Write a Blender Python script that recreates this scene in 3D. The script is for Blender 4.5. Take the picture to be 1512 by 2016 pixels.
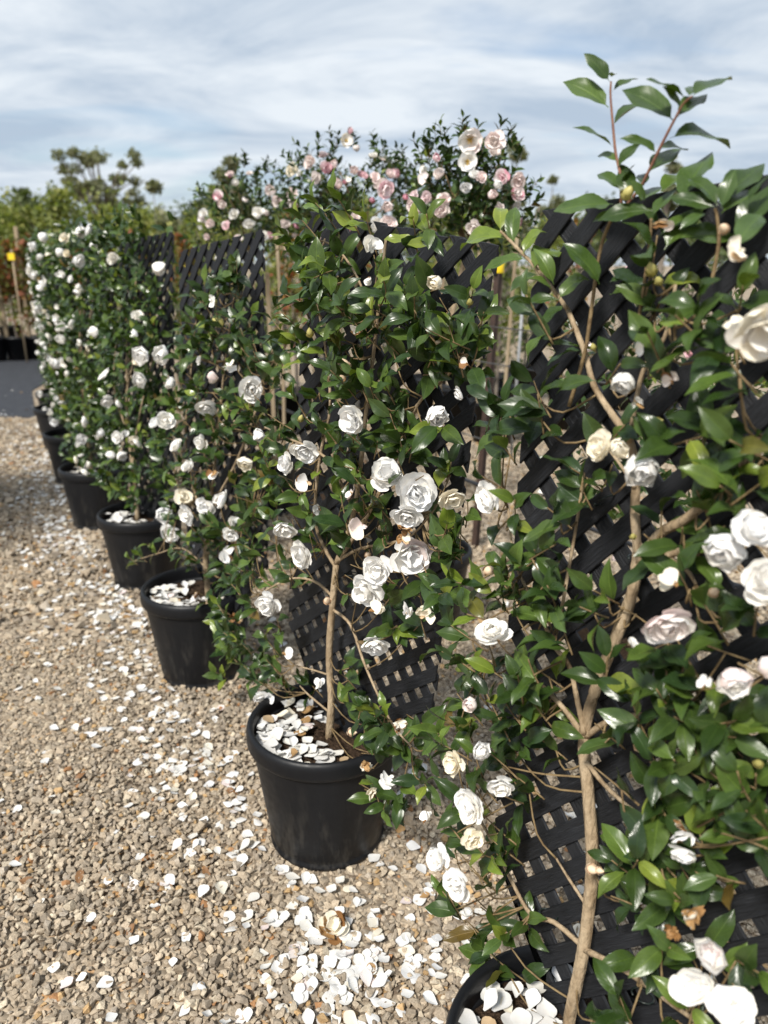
import bpy, bmesh, math, random
import numpy as np
from mathutils import Vector, Matrix

for o in list(bpy.data.objects):
    bpy.data.objects.remove(o)
scene = bpy.context.scene
COL = scene.collection
R = math.radians

# ------------------------------------------------------------------ camera
CAM_H, PITCH, FPX = 1.5, R(17.9), 1514.0
cam_d = bpy.data.cameras.new('camera')
cam = bpy.data.objects.new('camera', cam_d)
COL.objects.link(cam)
cam.location = (0, 0, CAM_H)
cam.rotation_euler = (math.pi / 2 - PITCH, 0, 0)
cam_d.sensor_fit = 'VERTICAL'
cam_d.sensor_height = 36.0
cam_d.sensor_width = 27.0
cam_d.lens = FPX / 2016.0 * 36.0
cam_d.clip_start = 0.02
cam_d.clip_end = 1500
cam_d.dof.use_dof = True
cam_d.dof.focus_distance = 1.45
cam_d.dof.aperture_fstop = 3.4
scene.camera = cam

# ------------------------------------------------------------------ sky and sun
SUN_AZ, SUN_EL = R(210), R(49)       # azimuth from +Y clockwise: behind the camera, to the left
sun_dir = Vector((math.sin(SUN_AZ) * math.cos(SUN_EL), math.cos(SUN_AZ) * math.cos(SUN_EL), math.sin(SUN_EL)))
world = bpy.data.worlds.new('World')
scene.world = world
world.use_nodes = True
wn, wl = world.node_tree.nodes, world.node_tree.links
wn.clear()
w_out = wn.new('ShaderNodeOutputWorld')
w_bg = wn.new('ShaderNodeBackground')
w_bg.inputs['Strength'].default_value = 0.102
w_sky = wn.new('ShaderNodeTexSky')
w_sky.sky_type = 'NISHITA'
w_sky.sun_disc = False
w_sky.sun_elevation = SUN_EL
w_sky.sun_rotation = SUN_AZ
w_tc = wn.new('ShaderNodeTexCoord')
w_sep = wn.new('ShaderNodeSeparateXYZ')
wl.new(w_tc.outputs['Generated'], w_sep.inputs[0])


def wmath(op, a, b=None):
    n = wn.new('ShaderNodeMath')
    n.operation = op
    for i, v in enumerate((a, b)):
        if v is None:
            continue
        if isinstance(v, (int, float)):
            n.inputs[i].default_value = v
        else:
            wl.new(v, n.inputs[i])
    return n.outputs[0]


w_z = wmath('ADD', wmath('MAXIMUM', w_sep.outputs[2], 0.0), 0.16)
w_vec = wn.new('ShaderNodeCombineXYZ')
wl.new(wmath('DIVIDE', w_sep.outputs[0], w_z), w_vec.inputs[0])
wl.new(wmath('DIVIDE', w_sep.outputs[1], w_z), w_vec.inputs[1])
w_map = wn.new('ShaderNodeMapping')
w_map.inputs['Location'].default_value = (3.1, 1.7, 0)
w_map.inputs['Rotation'].default_value = (0, 0, R(14))
w_map.inputs['Scale'].default_value = (0.75, 1.25, 1)
wl.new(w_vec.outputs[0], w_map.inputs[0])
w_n1 = wn.new('ShaderNodeTexNoise')
w_n1.inputs['Scale'].default_value = 1.15
w_n1.inputs['Detail'].default_value = 5.0
w_n1.inputs['Roughness'].default_value = 0.52
w_n1.inputs['Distortion'].default_value = 0.5
wl.new(w_map.outputs[0], w_n1.inputs['Vector'])
w_r1 = wn.new('ShaderNodeValToRGB')
w_r1.color_ramp.elements[0].position = 0.26
w_r1.color_ramp.elements[0].color = (0.16, 0.16, 0.16, 1)
w_r1.color_ramp.elements[1].position = 0.46
w_r1.color_ramp.elements[1].color = (0.97, 0.97, 0.97, 1)
wl.new(w_n1.outputs['Fac'], w_r1.inputs[0])
w_n2 = wn.new('ShaderNodeTexNoise')            # light and grey parts of the cloud deck
w_n2.inputs['Scale'].default_value = 1.5
w_n2.inputs['Roughness'].default_value = 0.6
w_n2.inputs['Detail'].default_value = 6.0
w_n2.inputs['Distortion'].default_value = 0.6
wl.new(w_map.outputs[0], w_n2.inputs['Vector'])
w_r2 = wn.new('ShaderNodeValToRGB')
w_r2.color_ramp.elements[0].position = 0.36
w_r2.color_ramp.elements[0].color = (3.6, 4.35, 5.3, 1)
w_r2.color_ramp.elements[1].position = 0.62
w_r2.color_ramp.elements[1].color = (6.3, 6.75, 7.2, 1)
wl.new(w_n2.outputs['Fac'], w_r2.inputs[0])
w_mix = wn.new('ShaderNodeMix')
w_mix.data_type = 'RGBA'
wl.new(w_r1.outputs[0], w_mix.inputs['Factor'])
wl.new(w_sky.outputs[0], w_mix.inputs['A'])
wl.new(w_r2.outputs[0], w_mix.inputs['B'])
wl.new(w_mix.outputs['Result'], w_bg.inputs['Color'])
wl.new(w_bg.outputs[0], w_out.inputs[0])

sun_d = bpy.data.lights.new('sun', 'SUN')
sun_d.energy = 4.2
sun_d.angle = R(10)
sun_d.color = (1.0, 0.95, 0.87)
sun = bpy.data.objects.new('sun', sun_d)
COL.objects.link(sun)
sun.rotation_euler = sun_dir.to_track_quat('Z', 'Y').to_euler()
sun.location = sun_dir * 30

scene.view_settings.view_transform = 'Standard'
scene.view_settings.look = 'None'
scene.view_settings.exposure = 0.40
scene.view_settings.gamma = 1.0

# ------------------------------------------------------------------ helpers
rng = np.random.default_rng(11)
random.seed(5)
CT, ST = math.cos(PITCH), math.sin(PITCH)
CAM = Vector((0, 0, CAM_H))


def ray(px, py):
    x, v = (px - 756) / FPX, -(py - 1008) / FPX
    return Vector((x, CT + v * ST, -ST + v * CT))


def proj(p):
    x, y, z = p[0], p[1], p[2] - CAM_H
    w = y * CT - z * ST
    v = y * ST + z * CT
    if w < 0.05:
        return (-9999, -9999, 0.05)
    return (756 + FPX * x / w, 1008 - FPX * v / w, w)


def at_y(px, py, Y):
    r = ray(px, py)
    return CAM + r * (Y / r.y)


def on_ground(px, py, z=0.0):
    r = ray(px, py)
    return CAM + r * ((z - CAM_H) / r.z)


def rnd(a, b):
    return random.uniform(a, b)


def mesh(name, verts, faces, mat, smooth=True, uv=None, tint=None):
    m = bpy.data.meshes.new(name)
    m.from_pydata([tuple(v) for v in verts], [], [tuple(f) for f in faces])
    if uv is not None:
        l = m.uv_layers.new(name='UVMap')
        li = np.zeros(len(m.loops), dtype=np.int32)
        m.loops.foreach_get('vertex_index', li)
        l.data.foreach_set('uv', np.asarray(uv, dtype=np.float32)[li].ravel())
    if tint is not None:
        a = m.attributes.new('tint', 'FLOAT_COLOR', 'POINT')
        a.data.foreach_set('color', np.asarray(tint, dtype=np.float32).ravel())
    if smooth:
        m.polygons.foreach_set('use_smooth', np.ones(len(m.polygons), dtype=bool))
    m.materials.append(mat)
    m.update()
    return m


def mesh_np(name, verts, faces, mat, smooth=False, tint=None, uv=None):
    """fast mesh from numpy arrays: verts (n,3), faces (k,3) or (k,4)"""
    m = bpy.data.meshes.new(name)
    nv, nf, k = len(verts), len(faces), faces.shape[1]
    m.vertices.add(nv)
    m.vertices.foreach_set('co', verts.astype(np.float32).ravel())
    m.loops.add(nf * k)
    m.loops.foreach_set('vertex_index', faces.astype(np.int32).ravel())
    m.polygons.add(nf)
    m.polygons.foreach_set('loop_start', np.arange(0, nf * k, k, dtype=np.int32))
    m.polygons.foreach_set('use_smooth', np.full(nf, smooth, dtype=bool))
    if uv is not None:
        l = m.uv_layers.new(name='UVMap')
        l.data.foreach_set('uv', uv[faces.ravel()].astype(np.float32).ravel())
    if tint is not None:
        a = m.attributes.new('tint', 'FLOAT_COLOR', 'POINT')
        a.data.foreach_set('color', tint.astype(np.float32).ravel())
    m.materials.append(mat)
    m.update(calc_edges=True)
    m.validate()
    return m


def obj(name, me, parent=None, mw=None, color=None):
    """link one object; mw is its WORLD matrix (its thing may stand anywhere)"""
    o = bpy.data.objects.new(name, me)
    COL.objects.link(o)
    if parent is not None:
        o.parent = parent
        o.matrix_parent_inverse = Matrix.Translation(-Vector(parent['_base'])) if '_base' in parent else Matrix()
    if mw is not None:
        o.matrix_basis = mw
    if color is not None:
        o.color = color
    return o


def thing(name, label, cat, base, group=None):
    o = bpy.data.objects.new(name, None)
    COL.objects.link(o)
    o.location = base
    o.empty_display_size = 0.1
    o['_base'] = [base[0], base[1], base[2]]
    return tag(o, label, cat, group)


def tag(o, label, cat=None, group=None, kind=None):
    o['label'] = label
    if cat:
        o['category'] = cat
    if group:
        o['group'] = group
    if kind:
        o['kind'] = kind
    return o


def smooth_path(pts, n=5):
    P = [Vector(p) for p in pts]
    if len(P) < 3:
        return P
    out = []
    for i in range(len(P) - 1):
        p0, p1, p2, p3 = P[max(i - 1, 0)], P[i], P[i + 1], P[min(i + 2, len(P) - 1)]
        for k in range(n):
            t = k / n
            out.append(0.5 * ((2 * p1) + (p2 - p0) * t + (2 * p0 - 5 * p1 + 4 * p2 - p3) * t * t + (3 * p1 - p0 - 3 * p2 + p3) * t ** 3))
    out.append(P[-1])
    return out


def tube_geo(path, r0, r1, sides=6, wob=0.0):
    V, Fc = [], []
    n = len(path)
    ref = Vector((0.31, 0.17, 0.93))
    for i, p in enumerate(path):
        t = (path[min(i + 1, n - 1)] - path[max(i - 1, 0)])
        t = t.normalized() if t.length > 1e-9 else Vector((0, 0, 1))
        a = t.cross(ref if abs(t.dot(ref)) < 0.95 else Vector((1, 0, 0))).normalized()
        b = t.cross(a)
        r = r0 + (r1 - r0) * i / max(n - 1, 1)
        r *= 1 + rnd(-wob, wob)
        for k in range(sides):
            an = 2 * math.pi * k / sides
            V.append(p + (a * math.cos(an) + b * math.sin(an)) * r)
    for i in range(n - 1):
        for k in range(sides):
            k2 = (k + 1) % sides
            Fc.append((i * sides + k, i * sides + k2, (i + 1) * sides + k2, (i + 1) * sides + k))
    Fc.append(tuple(range(sides - 1, -1, -1)))
    Fc.append(tuple((n - 1) * sides + k for k in range(sides)))
    return V, Fc


class Geo:
    def __init__(self):
        self.v, self.f = [], []

    def add(self, V, Fc):
        b = len(self.v)
        self.v += V
        self.f += [tuple(i + b for i in f) for f in Fc]

    def tube(self, pts, r0, r1, sides=6, smooth=4, wob=0.0):
        self.add(*tube_geo(smooth_path(pts, smooth), r0, r1, sides, wob))

    def box(self, c, s, M=None):
        V = [Vector((c[0] + s[0] * i, c[1] + s[1] * j, c[2] + s[2] * k)) for i in (-.5, .5) for j in (-.5, .5) for k in (-.5, .5)]
        if M is not None:
            V = [M @ v for v in V]
        self.add(V, [(0, 1, 3, 2), (4, 6, 7, 5), (0, 4, 5, 1), (2, 3, 7, 6), (0, 2, 6, 4), (1, 5, 7, 3)])

    def lathe(self, prof, seg=40, cx=0, cy=0):
        V, Fc = [], []
        for r, z in prof:
            for k in range(seg):
                a = 2 * math.pi * k / seg
                V.append(Vector((cx + r * math.cos(a), cy + r * math.sin(a), z)))
        for i in range(len(prof) - 1):
            for k in range(seg):
                k2 = (k + 1) % seg
                Fc.append((i * seg + k, i * seg + k2, (i + 1) * seg + k2, (i + 1) * seg + k))
        self.add(V, Fc)

    def mesh(self, name, mat, smooth=True):
        return mesh(name, self.v, self.f, mat, smooth)


def frame(dirv, nrm):
    y = Vector(dirv).normalized()
    z = Vector(nrm) - y * y.dot(Vector(nrm))
    if z.length < 1e-4:
        z = y.orthogonal()
    z.normalize()
    x = y.cross(z)
    return Matrix((x, y, z)).transposed()


def mat4(rot3, loc, s=1.0):
    return Matrix.Translation(loc) @ rot3.to_4x4() @ Matrix.Scale(s, 4)


def rand_unit():
    v = Vector((random.gauss(0, 1), random.gauss(0, 1), random.gauss(0, 1)))
    return v.normalized()


# ------------------------------------------------------------------ materials
def new_mat(name):
    m = bpy.data.materials.new(name)
    m.use_nodes = True
    nt = m.node_tree
    return m, nt.nodes, nt.links, nt.nodes['Principled BSDF']


def N(nodes, typ, **kw):
    n = nodes.new(typ)
    for k, v in kw.items():
        if k in n.inputs:
            n.inputs[k].default_value = v
        else:
            setattr(n, k, v)
    return n


def mixc(nodes, links, fac, a, b, blend='MIX'):
    n = nodes.new('ShaderNodeMix')
    n.data_type = 'RGBA'
    n.blend_type = blend
    for key, v in (('Factor', fac), ('A', a), ('B', b)):
        if isinstance(v, (int, float)):
            n.inputs[key].default_value = v
        elif isinstance(v, tuple):
            n.inputs[key].default_value = v if len(v) == 4 else (*v, 1)
        else:
            links.new(v, n.inputs[key])
    return n.outputs['Result']


def ramp(nodes, links, src, stops):
    r = nodes.new('ShaderNodeValToRGB')
    e = r.color_ramp.elements
    while len(e) < len(stops):
        e.new(0.5)
    for i, (p, c) in enumerate(stops):
        e[i].position = p
        e[i].color = (*c, 1) if len(c) == 3 else c
    links.new(src, r.inputs[0])
    return r.outputs[0]


def noise_mat(name, c0, c1, scale, rough=0.6, bump=0.0, bscale=None, spec=0.5, stretch=None, detail=4):
    m, n, l, p = new_mat(name)
    tc = n.new('ShaderNodeTexCoord')
    vec = tc.outputs['Object']
    if stretch:
        mp = N(n, 'ShaderNodeMapping')
        mp.inputs['Scale'].default_value = stretch
        l.new(vec, mp.inputs[0])
        vec = mp.outputs[0]
    no = N(n, 'ShaderNodeTexNoise', Scale=scale, Detail=detail)
    l.new(vec, no.inputs['Vector'])
    l.new(ramp(n, l, no.outputs['Fac'], [(0.3, c0), (0.7, c1)]), p.inputs['Base Color'])
    p.inputs['Roughness'].default_value = rough
    p.inputs['Specular IOR Level'].default_value = spec
    if bump:
        nb = N(n, 'ShaderNodeTexNoise', Scale=bscale or scale * 3, Detail=5)
        l.new(vec, nb.inputs['Vector'])
        b = N(n, 'ShaderNodeBump', Strength=bump, Distance=0.01)
        l.new(nb.outputs['Fac'], b.inputs['Height'])
        l.new(b.outputs[0], p.inputs['Normal'])
    return m


def leaf_mat(name, by_attr, rough=0.28, transl=0.13, rib=True):
    m, n, l, p = new_mat(name)
    if by_attr:
        src = N(n, 'ShaderNodeAttribute', attribute_name='tint').outputs['Color']
    else:
        src = n.new('ShaderNodeObjectInfo').outputs['Color']
    geo = n.new('ShaderNodeNewGeometry')
    no = N(n, 'ShaderNodeTexNoise', Scale=38.0, Detail=3.0)
    l.new(geo.outputs['Position'], no.inputs['Vector'])
    var = ramp(n, l, no.outputs['Fac'], [(0.25, (0.72, 0.74, 0.72)), (0.75, (1.25, 1.22, 1.15))])
    col = mixc(n, l, 1.0, src, var, 'MULTIPLY')
    if rib:
        uv = n.new('ShaderNodeUVMap')
        sp = n.new('ShaderNodeSeparateXYZ')
        l.new(uv.outputs[0], sp.inputs[0])

        def mt(op, a, b=None, c=None):
            q = n.new('ShaderNodeMath')
            q.operation = op
            for i, v in enumerate((a, b, c)):
                if v is None:
                    continue
                if isinstance(v, (int, float)):
                    q.inputs[i].default_value = v
                else:
                    l.new(v, q.inputs[i])
            return q.outputs[0]
        ax = mt('ABSOLUTE', mt('SUBTRACT', sp.outputs[0], 0.5))
        mid = mt('SUBTRACT', 1.0, mt('SMOOTH_MIN', mt('MULTIPLY', ax, 22.0), 1.0, 0.2))
        # side veins run forward from the midrib
        vein = mt('SINE', mt('MULTIPLY', mt('SUBTRACT', sp.outputs[1], mt('MULTIPLY', ax, 0.55)), 56.0))
        veinm = mt('MULTIPLY', mt('MAXIMUM', mt('SUBTRACT', vein, 0.75), 0.0), 0.6)
        rimm = mt('MULTIPLY', mt('MAXIMUM', mt('SUBTRACT', ax, 0.46), 0.0), 14.0)
        fac = mt('MAXIMUM', mt('MAXIMUM', mt('MULTIPLY', mid, 0.6), veinm), rimm)
        light = mixc(n, l, 1.0, col, (2.0, 1.85, 1.6, 1), 'MULTIPLY')
        col = mixc(n, l, fac, col, light)
        bp = N(n, 'ShaderNodeBump', Strength=0.22, Distance=0.002)
        hgt = mt('SUBTRACT', mt('MULTIPLY', no.outputs['Fac'], 0.6), mt('ADD', mt('MULTIPLY', mid, 1.0), mt('MULTIPLY', vein, 0.05)))
        l.new(hgt, bp.inputs['Height'])
        l.new(bp.outputs[0], p.inputs['Normal'])
    l.new(col, p.inputs['Base Color'])
    l.new(ramp(n, l, no.outputs['Fac'], [(0.3, (rough - .06,) * 3), (0.7, (rough + .1,) * 3)]), p.inputs['Roughness'])
    p.inputs['Specular IOR Level'].default_value = 0.42
    tr = n.new('ShaderNodeBsdfTranslucent')
    tcol = mixc(n, l, 1.0, col, (1.7, 1.9, 0.7, 1), 'MULTIPLY')
    l.new(tcol, tr.inputs['Color'])
    mx = n.new('ShaderNodeMixShader')
    mx.inputs[0].default_value = transl
    l.new(p.outputs[0], mx.inputs[1])
    l.new(tr.outputs[0], mx.inputs[2])
    l.new(mx.outputs[0], n['Material Output'].inputs[0])
    return m


def petal_mat(name, by_attr=False):
    m, n, l, p = new_mat(name)
    if by_attr:
        src = N(n, 'ShaderNodeAttribute', attribute_name='tint').outputs['Color']
    else:
        src = n.new('ShaderNodeObjectInfo').outputs['Color']
    geo = n.new('ShaderNodeNewGeometry')
    no = N(n, 'ShaderNodeTexNoise', Scale=60.0, Detail=3.0)
    l.new(geo.outputs['Position'], no.inputs['Vector'])
    var = ramp(n, l, no.outputs['Fac'], [(0.2, (0.93, 0.91, 0.87)), (0.6, (1.0, 1.0, 1.0))])
    col = mixc(n, l, 1.0, src, var, 'MULTIPLY')
    l.new(col, p.inputs['Base Color'])
    p.inputs['Roughness'].default_value = 0.55
    p.inputs['Specular IOR Level'].default_value = 0.3
    bp = N(n, 'ShaderNodeBump', Strength=0.1, Distance=0.002)
    l.new(no.outputs['Fac'], bp.inputs['Height'])
    l.new(bp.outputs[0], p.inputs['Normal'])
    tr = n.new('ShaderNodeBsdfTranslucent')
    l.new(col, tr.inputs['Color'])
    mx = n.new('ShaderNodeMixShader')
    mx.inputs[0].default_value = 0.16
    l.new(p.outputs[0], mx.inputs[1])
    l.new(tr.outputs[0], mx.inputs[2])
    l.new(mx.outputs[0], n['Material Output'].inputs[0])
    return m


M_LEAF = leaf_mat('camellia_leaf', False)
M_LEAF_S = leaf_mat('camellia_leaf_mass', True)
M_FAR = leaf_mat('far_foliage', True, rough=0.6, transl=0.3, rib=False)
M_PETAL = petal_mat('petal')
M_PETAL_S = petal_mat('petal_mass', True)
M_BARK = noise_mat('bark', (0.24, 0.17, 0.10), (0.46, 0.36, 0.24), 60, 0.85, 0.7, 160, 0.2, (1, 1, 0.35))
M_TWIG = noise_mat('twig', (0.13, 0.085, 0.04), (0.25, 0.18, 0.09), 50, 0.7, 0.3, 150, 0.3)
M_REDTWIG = noise_mat('young_stem', (0.16, 0.07, 0.05), (0.26, 0.13, 0.08), 60, 0.6, 0.2, 150, 0.3)
M_GREYBARK = noise_mat('far_bark', (0.12, 0.10, 0.08), (0.24, 0.20, 0.16), 6, 0.9)
M_STAKE = noise_mat('timber_stake', (0.26, 0.20, 0.13), (0.38, 0.30, 0.20), 14, 0.8, 0.3, 60, 0.2, (1, 1, 0.1))
M_STEEL = noise_mat('steel_picket', (0.035, 0.022, 0.018), (0.07, 0.04, 0.03), 30, 0.6, 0.2)
M_GALV = noise_mat('galvanised', (0.20, 0.21, 0.22), (0.30, 0.31, 0.32), 20, 0.45)
M_CAP = noise_mat('yellow_plastic', (0.75, 0.52, 0.01), (0.85, 0.62, 0.02), 10, 0.45)
M_PIPE = noise_mat('black_poly', (0.012, 0.013, 0.016), (0.022, 0.023, 0.027), 20, 0.45)
M_WIRE = noise_mat('wire', (0.05, 0.05, 0.05), (0.1, 0.1, 0.1), 20, 0.5)
M_TIE = noise_mat('tie', (0.008, 0.014, 0.012), (0.015, 0.022, 0.02), 20, 0.4)
M_SOIL = noise_mat('potting_mix', (0.018, 0.012, 0.008), (0.085, 0.055, 0.036), 120, 0.95, 1.0, 260, 0.1)
M_BUD = noise_mat('bud_green', (0.34, 0.32, 0.09), (0.46, 0.40, 0.14), 60, 0.5)
M_BUDP = noise_mat('bud_pale', (0.68, 0.48, 0.32), (0.80, 0.64, 0.46), 60, 0.5)
M_STAMEN = noise_mat('stamen', (0.75, 0.48, 0.08), (0.9, 0.68, 0.2), 90, 0.6)
M_MAT = noise_mat('weed_mat_weave', (0.018, 0.02, 0.026), (0.034, 0.037, 0.045), 9, 0.75, 0.5, 200)
M_DEAD = noise_mat('dead_leaf', (0.11, 0.055, 0.022), (0.28, 0.14, 0.055), 40, 0.6)


def make_slat_mat():
    m, n, l, p = new_mat('black_stained_timber')
    tc = n.new('ShaderNodeTexCoord')
    mp = N(n, 'ShaderNodeMapping')
    mp.inputs['Scale'].default_value = (1, 14, 14)
    l.new(tc.outputs['Object'], mp.inputs[0])
    no = N(n, 'ShaderNodeTexNoise', Scale=26.0, Detail=6.0, Roughness=0.65)
    l.new(mp.outputs[0], no.inputs['Vector'])
    no2 = N(n, 'ShaderNodeTexNoise', Scale=9.0, Detail=3.0)
    l.new(tc.outputs['Object'], no2.inputs['Vector'])
    c = ramp(n, l, no.outputs['Fac'], [(0.3, (0.006, 0.0065, 0.008)), (0.6, (0.014, 0.0152, 0.0182)), (0.8, (0.042, 0.046, 0.053))])
    c2 = ramp(n, l, no2.outputs['Fac'], [(0.3, (0.7, 0.7, 0.7)), (0.7, (1.5, 1.5, 1.5))])
    l.new(mixc(n, l, 1.0, c, c2, 'MULTIPLY'), p.inputs['Base Color'])
    p.inputs['Roughness'].default_value = 0.55
    p.inputs['Specular IOR Level'].default_value = 0.26
    b = N(n, 'ShaderNodeBump', Strength=0.8, Distance=0.003)
    l.new(no.outputs['Fac'], b.inputs['Height'])
    l.new(b.outputs[0], p.inputs['Normal'])
    return m


M_SLAT = make_slat_mat()


def make_pot_mat():
    m, n, l, p = new_mat('black_pot_plastic')
    tc = n.new('ShaderNodeTexCoord')
    mp = N(n, 'ShaderNodeMapping')
    mp.inputs['Scale'].default_value = (9, 9, 2.2)
    l.new(tc.outputs['Object'], mp.inputs[0])
    no = N(n, 'ShaderNodeTexNoise', Scale=2.6, Detail=5.0, Roughness=0.65)
    l.new(mp.outputs[0], no.inputs['Vector'])
    sp = n.new('ShaderNodeSeparateXYZ')
    l.new(tc.outputs['Object'], sp.inputs[0])
    low = n.new('ShaderNodeMapRange')          # dust splashed up from the gravel
    low.inputs['From Min'].default_value = 0.30
    low.inputs['From Max'].default_value = 0.0
    l.new(sp.outputs[2], low.inputs['Value'])
    dust = ramp(n, l, no.outputs['Fac'], [(0.5, (0, 0, 0)), (0.72, (1, 1, 1))])
    q = n.new('ShaderNodeMath')
    q.operation = 'MULTIPLY'
    l.new(dust, q.inputs[0])
    l.new(low.outputs[0], q.inputs[1])
    q2 = n.new('ShaderNodeMath')
    q2.operation = 'MULTIPLY'
    q2.inputs[1].default_value = 0.5
    l.new(q.outputs[0], q2.inputs[0])
    l.new(mixc(n, l, q2.outputs[0], (0.0065, 0.007, 0.0085), (0.11, 0.10, 0.085)), p.inputs['Base Color'])
    fine = N(n, 'ShaderNodeTexNoise', Scale=45.0, Detail=3.0)
    l.new(tc.outputs['Object'], fine.inputs['Vector'])
    l.new(ramp(n, l, fine.outputs['Fac'], [(0.3, (0.38,) * 3), (0.7, (0.52,) * 3)]), p.inputs['Roughness'])
    p.inputs['Specular IOR Level'].default_value = 0.3
    b = N(n, 'ShaderNodeBump', Strength=0.12, Distance=0.003)
    l.new(fine.outputs['Fac'], b.inputs['Height'])
    l.new(b.outputs[0], p.inputs['Normal'])
    return m


M_POT = make_pot_mat()


def make_ground_mat():
    m, n, l, p = new_mat('gravel_ground')
    tc = n.new('ShaderNodeTexCoord')
    vo = N(n, 'ShaderNodeTexVoronoi', Scale=48.0)
    l.new(tc.outputs['Object'], vo.inputs['Vector'])
    no = N(n, 'ShaderNodeTexNoise', Scale=0.8, Detail=4.0)
    l.new(tc.outputs['Object'], no.inputs['Vector'])
    sp = n.new('ShaderNodeSeparateColor')
    l.new(vo.outputs['Color'], sp.inputs[0])
    c = ramp(n, l, sp.outputs[0], [(0.0, (0.13, 0.095, 0.065)), (0.5, (0.30, 0.245, 0.18)), (0.9, (0.44, 0.37, 0.28)), (1.0, (0.42, 0.24, 0.10))])
    c2 = ramp(n, l, no.outputs['Fac'], [(0.3, (0.75, 0.74, 0.72)), (0.7, (1.12, 1.1, 1.08))])
    l.new(mixc(n, l, 1.0, c, c2, 'MULTIPLY'), p.inputs['Base Color'])
    p.inputs['Roughness'].default_value = 0.9
    b = N(n, 'ShaderNodeBump', Strength=1.0, Distance=0.012)
    b.invert = True
    l.new(vo.outputs['Distance'], b.inputs['Height'])
    l.new(b.outputs[0], p.inputs['Normal'])
    return m


M_GROUND = make_ground_mat()


def make_stone_mat():
    m, n, l, p = new_mat('gravel_stone')
    a = N(n, 'ShaderNodeAttribute', attribute_name='tint')
    geo = n.new('ShaderNodeNewGeometry')
    no = N(n, 'ShaderNodeTexNoise', Scale=220.0, Detail=3.0, Roughness=0.7)
    l.new(geo.outputs['Position'], no.inputs['Vector'])
    v = ramp(n, l, no.outputs['Fac'], [(0.3, (0.66, 0.64, 0.62)), (0.7, (1.25, 1.25, 1.24))])
    l.new(mixc(n, l, 1.0, a.outputs['Color'], v, 'MULTIPLY'), p.inputs['Base Color'])
    p.inputs['Roughness'].default_value = 0.85
    p.inputs['Specular IOR Level'].default_value = 0.25
    b = N(n, 'ShaderNodeBump', Strength=0.5, Distance=0.003)
    l.new(no.outputs['Fac'], b.inputs['Height'])
    l.new(b.outputs[0], p.inputs['Normal'])
    return m


M_STONE = make_stone_mat()

# ------------------------------------------------------------------ layout of the rows
ROWDIR = Vector((-0.535, 0.845, 0))
POTS = [(0.294, 0.86), (-0.157, 1.76), (-0.70, 2.65), (-1.18, 3.55), (-1.72, 4.43), (-2.22, 5.40), (-2.73, 6.42), (-3.07, 7.25)]
PINK = [(0.17, 3.05), (-0.28, 3.86), (-0.73, 4.67)]
# azimuth, lean, roll (degrees) of the trellis in each pot, offset behind the pot's centre
PANEL = [(-55, 5, -4, 0.055, 0.035), (-50, 0, 8, 0.05, 0.03), (-50, 6, -6, 0.05, 0.125), (-50, 6, -2, 0.05, -0.04), (-54, 5, 0, 0.05, 0.0),
         (-52, 0, -2, 0.05, 0.0), (-56, 1, 3, 0.05, 0.0), (-54, 0, 0, 0.05, 0.0)]
POT_H, RIM_R, BASE_R, SOIL_Z = 0.36, 0.205, 0.155, 0.315

# ------------------------------------------------------------------ ground, weed mat
g = Geo()
g.add([Vector((-400, -60, 0)), Vector((400, -60, 0)), Vector((400, 700, 0)), Vector((-400, 700, 0))], [(0, 1, 2, 3)])
ground = obj('ground', g.mesh('ground', M_GROUND, False))
tag(ground, 'tan gravel ground of the nursery yard', kind='structure')
g = Geo()
wm = [(-12.5, 7.75), (-3.55, 7.75), (-4.35, 9.5), (-5.2, 14.8), (-12.5, 14.8)]
g.add([Vector((x, y, 0.012)) for x, y in wm] + [Vector((x, y, 0.0)) for x, y in wm],
      [(0, 1, 2, 3, 4)] + [(i, i + 5, (i + 1) % 5 + 5, (i + 1) % 5) for i in range(5)])
tag(obj('weed_mat_path', g.mesh('weed_mat', M_MAT, False)), 'black woven weed mat beyond the end of the row', kind='structure')


# ------------------------------------------------------------------ gravel stones
def stone_variants(npts, count, seed):
    r = np.random.default_rng(seed)
    out = []
    for _ in range(count):
        bm = bmesh.new()
        sc = np.array([1.0, r.uniform(.7, 1.0), r.uniform(.5, .8)])
        for q in r.normal(size=(npts, 3)):
            q = q / np.linalg.norm(q) * sc * r.uniform(.85, 1.1)
            bm.verts.new(q)
        bmesh.ops.convex_hull(bm, input=bm.verts)
        loose = [v for v in bm.verts if not v.link_faces]
        bmesh.ops.delete(bm, geom=loose, context='VERTS')
        bmesh.ops.triangulate(bm, faces=bm.faces)
        bm.verts.index_update()
        out.append((np.array([v.co[:] for v in bm.verts]), np.array([[v.index for v in f.verts] for f in bm.faces])))
        bm.free()
    return out


def rot_mats(n, r):
    q = r.normal(size=(n, 4))
    q /= np.linalg.norm(q, axis=1)[:, None]
    w, x, y, z = q.T
    return np.stack([np.stack([1 - 2 * (y * y + z * z), 2 * (x * y - z * w), 2 * (x * z + y * w)], 1),
                     np.stack([2 * (x * y + z * w), 1 - 2 * (x * x + z * z), 2 * (y * z - x * w)], 1),
                     np.stack([2 * (x * z - y * w), 2 * (y * z + x * w), 1 - 2 * (x * x + y * y)], 1)], 1)


def in_view_xy(x, y, pad=0.12):
    w = y * CT + CAM_H * ST
    px = 0.5 * w + pad
    return (np.abs(x) < px)


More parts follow.
